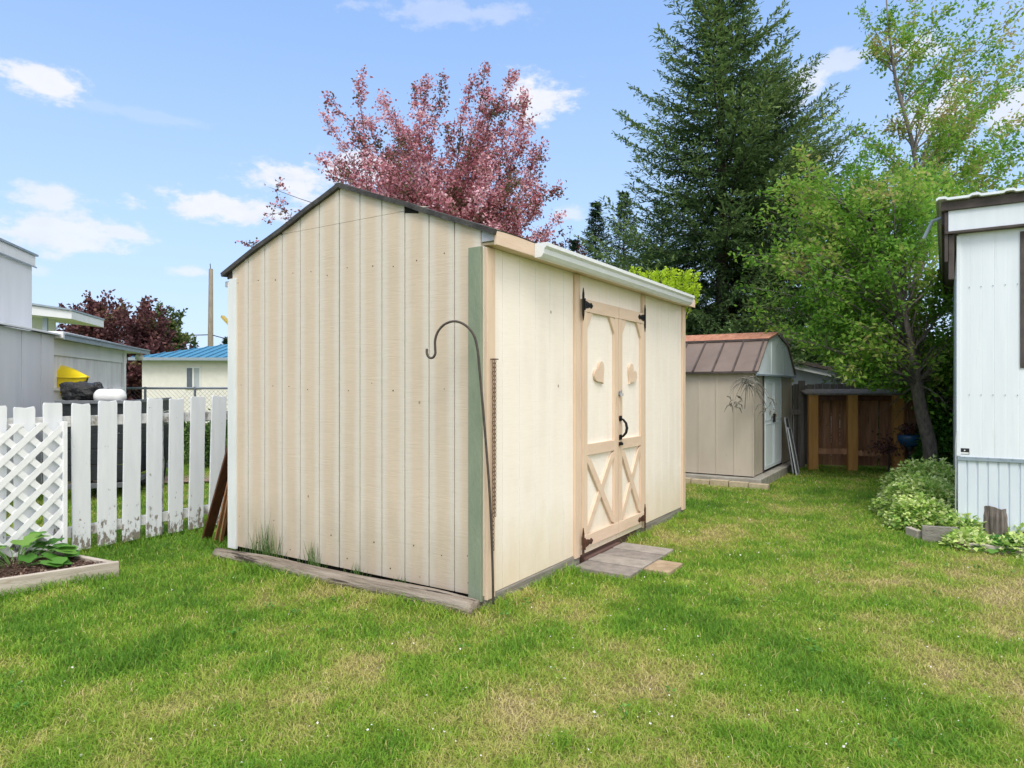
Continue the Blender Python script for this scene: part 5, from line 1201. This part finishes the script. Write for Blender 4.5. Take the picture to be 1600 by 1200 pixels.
def crown_floor(Q):          # branches are cut clear of the metal shed, its gable and the rack
    s_ = Q[:, 0] / Q[:, 1]; low = np.interp(s_, [.36, .40, .43, .48, .50, .575, .60, .64], [2.25, 2.16, 1.95, 1.66, 1.40, 1.32, .9, .45])
    tx = 800 + F * s_; ty = HOR - (Q[:, 2] - H) / Q[:, 1] * F; trunk_x = np.interp(ty, [440, 540, 590, 645, 690, 740], [1402, 1420, 1430, 1440, 1452, 1458])
    clear = (np.abs(Q[:, 0] / 10.0 - (trunk_x - 800) / F) < .013) & (Q[:, 1] < 9.95) & (Q[:, 2] > .2) & (Q[:, 2] < 2.75) & (fbm(Q[:, 2] * 2.2, Q[:, 2] * 0 + 3, 2) > .40)
    return ~clear & (Q[:, 2] > low + .10 * (fbm(Q[:, 0] * 3, Q[:, 1] * 3 + 50, 2) - .5) * 2)
ap.done(.078, .042, avar, keep=crown_floor)

# taller thin tree behind, reaching out of the picture
random.seed(57)
tb = Vector((W(1440, 700, 12.6).x, 12.6, 0)); tt = Tree('slender_tree', 'tall open crowned tree with sparse young leaves behind the mobile home roof', 'tree', tb, M['apple'], M['bark'])
tt.trunk([tb, W(1436, 560, 12.6), W(1425, 470, 12.6), W(1440, 390, 12.6), W(1438, 300, 12.6), W(1425, 220, 12.6), W(1400, 130, 12.6), W(1390, 60, 12.6), W(1385, 0, 12.6)], .075, .012)
for (x, y, dd, st, ln) in [(1362, 75, 0, .78, 11), (1385, 95, .3, .8, 10), (1415, 60, -.4, .85, 10), (1440, 75, .4, .7, 11), (1460, 68, -.3, .75, 11), (1470, 110, .2, .6, 12), (1500, 95, .6, .7, 11), (1520, 68, -.4, .65, 12), (1560, 80, .2, .6, 13), (1590, 95, -.3, .55, 14), (1585, 140, .5, .5, 14), (1600, 190, 0, .45, 16), (1570, 200, -.6, .45, 16), (1540, 170, .7, .5, 14), (1590, 250, .2, .4, 20), (1540, 250, -.5, .4, 20), (1500, 220, .3, .5, 18), (1370, 230, -.2, .5, 13), (1350, 215, .4, .45, 9), (1395, 190, .1, .6, 11), (1480, 280, -.8, .35, 24), (1520, 290, .8, .35, 24), (1420, 300, -.4, .4, 22), (1450, 240, .8, .45, 20), (1300, 190, .4, .55, 6), (1500, 150, -.8, .55, 11), (1440, 160, -.3, .6, 10), (1420, 130, .5, .7, 9), (1390, 30, 0, .85, 9), (1430, 10, .4, .8, 9), (1480, 20, -.4, .8, 9), (1540, 10, .3, .7, 11), (1590, 20, 0, .65, 12), (1580, 50, .5, .6, 12), (1620, 120, .3, .55, 14), (1650, 200, 0, .5, 16), (1640, 40, .3, .6, 12), (1350, 20, .3, .8, 7), (1560, 270, .5, .35, 24), (1590, 285, -.4, .3, 24), (1530, 120, .5, .55, 12), (1555, 150, -.5, .5, 12), (1490, 190, .5, .5, 15), (1470, 200, -.5, .5, 15), (1515, 200, -.2, .5, 14), (1570, 230, .6, .4, 18), (1455, 270, .3, .4, 22), (1400, 270, .3, .45, 18)]:
    tt.limb_to(W(x, y, 12.6 + dd * 1.6), st, .016, 16, .42, int(ln * 1.35), .06, .10, .3, .3)
tt.done(.080, .044, lambda P: clumpvar(P, 1.6, .12, .6, .6))

# conifers
def conifer(name, label, base, height, radius, mat, levels, per, seed, z0=.06, droop=.25, lift=.35, dens=1.0, nl=.16, nw=.045, curve=.9, group=None, irregular=.25, side_n=24):
    random.seed(seed); r2 = np.random.default_rng(seed); t = thing(name, label, 'tree', base, 0, group)
    MB().tube([(0, 0, -.05), (.02, 0, height * .3), (-.02, 0, height * .6), (0, 0, height * .985)], [height * .017, height * .012, height * .007, .012], 10).build('trunk', M['bark_dark'], t, smooth=True)
    P = []; D = []; S = []; br = MB()
    for l in range(levels):
        f = z0 + (1 - z0) * ((l + .5) / levels) ** .92; z = height * f
        for k in range(per):
            a = 2 * math.pi * (k + random.random() * .8) / per + l * 1.1; rad = radius * max(.03, (1 - f)) ** curve * (1 + random.uniform(-irregular, irregular)) * (.75 + .25 * min(1, (f - z0) / .12 + .3))
            zz = z + random.uniform(-.5, .5) * height / levels; d = Vector((math.cos(a), math.sin(a), 0)); n = 7; pts = []
            lf = -.10 + lift * f * 1.6
            for i in range(n + 1):
                s_ = i / n; pts.append(d * rad * s_ + Vector((0, 0, zz + rad * (lf * s_ - droop * (1 - f) * math.sin(math.pi * s_ * .85) + .14 * s_ ** 2.5))))
            br.tube(pts, [max(.004, .020 * height / 10 * (1 - .9 * i / n)) for i in range(n + 1)], 4, False)
            side = Vector((-d.y, d.x, 0)); m = max(5, int(side_n * dens * (rad / radius) ** .8))
            for j in range(m * 2):
                s_ = .12 + .88 * ((j + random.random()) / (m * 2)); c, dd = poly_at(pts, min(.999, s_)); sg = 1 if j % 2 else -1
                ll = rad * .32 * (1.05 - s_) ** .7 * random.uniform(.6, 1.15) + .08; bd = (dd * .75 + side * sg * random.uniform(.5, 1.0) + Vector((0, 0, random.uniform(-.35, .15)))).normalized()
                q = max(3, int(ll / nl * 3.2)); tt_ = np.linspace(.05, 1, q)[:, None]; cc = np.array(c)[None] + np.array(bd)[None] * ll * tt_; cc[:, 2] -= (tt_[:, 0] ** 2) * ll * .22
                P.append(cc); D.append(np.array(bd)[None] * .9 + r2.normal(size=(q, 3)) * .42); S.append(.7 + .5 * r2.random(q))
            P.append(np.array([pts[-1]])); D.append(np.array([[d.x, d.y, .4]])); S.append(np.array([1.2]))
    q = int(60 * height / 10)                       # leader shoot and its small top branches
    hz = height * (1 - .07 * r2.random(q) ** 1.3); ra = (height - hz) * .35 * r2.random(q) + .01; aa = r2.random(q) * 6.283
    P.append(np.stack([np.cos(aa) * ra, np.sin(aa) * ra, hz], 1)); D.append(np.stack([np.cos(aa), np.sin(aa), .6 + r2.random(q)], 1)); S.append(.6 + .5 * r2.random(q))
    P = np.concatenate(P); D = np.concatenate(D); S = np.concatenate(S)
    rr = np.hypot(P[:, 0], P[:, 1]) / (radius * np.maximum(.05, 1 - P[:, 2] / height) ** curve)
    var = .12 + .42 * np.clip(rr, 0, 1.1) ** 1.5 + (r2.random(len(P)) - .5) * .5     # paler towards the branch ends
    leaf_mesh('crown', P, D, nl * S, nw * S, np.clip(var, 0, 1), mat, t, up=(0, 0, 1)); br.build('branches', M['bark_dark'], t, smooth=True, fix=False)
    return t
def at(px, d): return Vector((W(px, 600, d).x, d, 0))
conifer('spruce_tree', 'tall dark green spruce towering behind the metal shed', at(1128, 16.5), 12.3, 3.55, M['needles'], 34, 8, 101, lift=.42, droop=.30, curve=.72, nl=.125, nw=.044, irregular=.42, side_n=34)
conifer('spruce_tree', 'second spruce close behind the right side of the tall spruce', at(1212, 17.8), 9.7, 3.5, M['needles'], 30, 9, 102, lift=.42, droop=.25, curve=.62, nl=.125, nw=.044, irregular=.5, side_n=32)
conifer('spruce_tree', 'shorter dark spruce left of the tall spruce trunk', at(1035, 19.5), 6.6, 2.6, M['needles'], 22, 8, 107, lift=.35, curve=.75, nl=.13, nw=.04)
conifer('fir_tree', 'slim distant fir left of the spruces, pointed and bluish', at(931, 34), 10.6, 2.9, M['needles_blue'], 32, 8, 103, lift=.2, nl=.2, nw=.065, group='distant firs', side_n=14, irregular=.35)
conifer('fir_tree', 'distant fir nearest to the tall spruce', at(975, 32), 10.6, 3.0, M['needles_blue'], 28, 7, 104, lift=.35, nl=.2, nw=.06, group='distant firs', side_n=14, irregular=.4)
conifer('fir_tree', 'smallest distant fir at the shed roof edge', at(897, 38), 9.6, 1.6, M['needles_blue'], 22, 6, 105, lift=.2, nl=.28, nw=.09, group='distant firs', side_n=10)
conifer('fir_tree', 'dark distant fir behind the fruit tree on the right', at(1335, 24), 8.0, 3.0, M['needles'], 24, 8, 106, lift=.2, nl=.22, nw=.07, side_n=14)

def bushy(name, label, cat, c, H_, rad, nl_, L, Wd, ml, mbk, seed, squash=1.0, z0=.25, limbs=40, twigs=9, leaves=14, tl=None, group=None):
    random.seed(seed); b = Vector(c); t = Tree(name, label, cat, b, ml, mbk, group); t.trunk([b, b + Vector((0, 0, H_ * .4)), b + Vector((.05 * H_, 0, H_ * .75))], H_ * .02, H_ * .008)
    for _ in range(limbs):
        a = random.uniform(0, 6.283); e = random.uniform(-.15, 1.5); q = random.uniform(.7, 1.05)
        tip = b + Vector((math.cos(a) * math.cos(e) * rad * q, math.sin(a) * math.cos(e) * rad * q, H_ * z0 + (H_ * (1 - z0)) * max(-.1, math.sin(e)) * q * squash))
        t.limb_to(tip, random.uniform(.3, .95), H_ * .004, twigs, tl or rad * .38, leaves, rad * .04, .1, .3)
    t.done(L, Wd, lambda P: clumpvar(P, 1.2 / max(1, rad / 2), .0, .7, .6)); return t.t
bushy('purple_leaf_tree', 'dark purple leaved tree behind the annex roof, left of the pair', 'tree', at(150, 30), 5.5, 2.3, 0, .20, .13, M['purple'], M['bark_dark'], 201, limbs=44, group='purple trees beyond the annex')
bushy('purple_leaf_tree', 'deep purple round tree between the annex and the blue roofed house', 'tree', at(222, 29), 4.9, 1.8, 0, .19, .12, M['purple'], M['bark_dark'], 202, limbs=50, group='purple trees beyond the annex')
bushy('young_green_tree', 'green leaved tree just right of the purple trees', 'tree', at(262, 31), 5.0, 1.25, 0, .19, .11, M['yellowgreen'], M['bark_dark'], 203, limbs=40)
bushy('purple_leaf_tree', 'small brownish purple tree showing between annex post and cream house', 'tree', at(192, 27), 3.0, 0.95, 0, .16, .11, M['purple'], M['bark_dark'], 204, limbs=34, z0=.1, group='purple trees beyond the annex')
bushy('sparse_tree', 'thin twiggy brown leaved tree beside the pink blossoms over the shed roof', 'tree', at(884, 20), 6.2, .75, 0, .10, .06, M['purple'], M['bark_dark'], 205, limbs=16, twigs=6, leaves=6, z0=.6)
for i, (px, d, hh) in enumerate(((356, 60, 5.6), (302, 75, 5.8), (400, 70, 8), (-80, 60, 9), (-300, 50, 10))):
    conifer('fir_tree', ['tiny distant fir right of the utility pole', 'tiny distant fir left of the utility pole', 'tiny distant fir hidden mostly by the shed', 'distant fir beyond the left homes', 'distant fir far beyond the left homes'][i], at(px, d), hh, 1.7, M['needles_blue'], 18, 6, 300 + i, nl=.4, nw=.14, side_n=6, group='distant firs')
# lime green shrub over the far end of the shed roof
random.seed(71)
lb = at(1042, 8.9); lt = Tree('lime_shrub', 'lime green leafy shoots showing above the far end of the shed roof', 'shrub', lb, M['lime'], M['bark_dark'])
lt.trunk([lb, lb + Vector((0, 0, .8)), lb + Vector((0, 0, 1.6))], .04, .02)
for (x, y, dd) in ((992, 420, 0), (1003, 432, .2), (1012, 426, -.2), (1030, 424, .1), (1047, 420, .2), (1043, 440, -.1), (1056, 438, .1), (1070, 424, 0), (1083, 428, .1), (1088, 446, -.1), (1076, 460, .1), (1025, 450, 0), (1060, 460, .2), (1000, 445, .1), (1068, 475, .1), (985, 430, .1)):
    tp_ = W(x, y, 8.9 + dd); p, _ = poly_at(lt.tp, .9); tip = tp_ - lt.b; pts = curve_pts(p, tip, Vector((0, 0, .1)), 8); lt.limb.tube(pts, .008, 4, False)
    for k in range(260):
        t_ = random.uniform(.78, 1.0); c, dd_ = poly_at(pts, min(.999, t_)); a = random.uniform(0, 6.283); lt.P.append(tuple(c + Vector((math.cos(a), math.sin(a), random.uniform(-.5, .5))) * .066 * random.random() ** .5)); lt.D.append((math.cos(a), math.sin(a), random.uniform(.1, .9)))
lt.done(.045, .026, lambda P: .35 + .65 * rng.random(len(P)))
# dark hedge and shrubs in the shade by the fence
for i, (px, d, rx, rz, n, lb_) in enumerate(((1440, 12.4, 1.0, 1.7, 7000, 'dark leafy hedge bush behind the trunk of the fruit tree'), (1530, 12.0, 1.3, 2.4, 8000, 'tall hedge bush behind the corner of the mobile home'), (1375, 13.2, 1.3, 2.6, 7000, 'dark hedge bush rising over the grey fence tops'), (1270, 14.8, 1.6, 2.9, 8000, 'dense dark bush behind the white outbuilding'), (1480, 10.3, .42, 1.15, 2600, 'bright green leafy sucker growth right of the fruit tree trunk'))):
    clump('hedge_bush', lb_, 'bush', (W(px, 600, d).x, d, 0), rx, rx, rz, n, .095, .055, M['shrub_dark'] if i < 4 else M['plant'], .6, group='hedge bushes by the wooden fence')
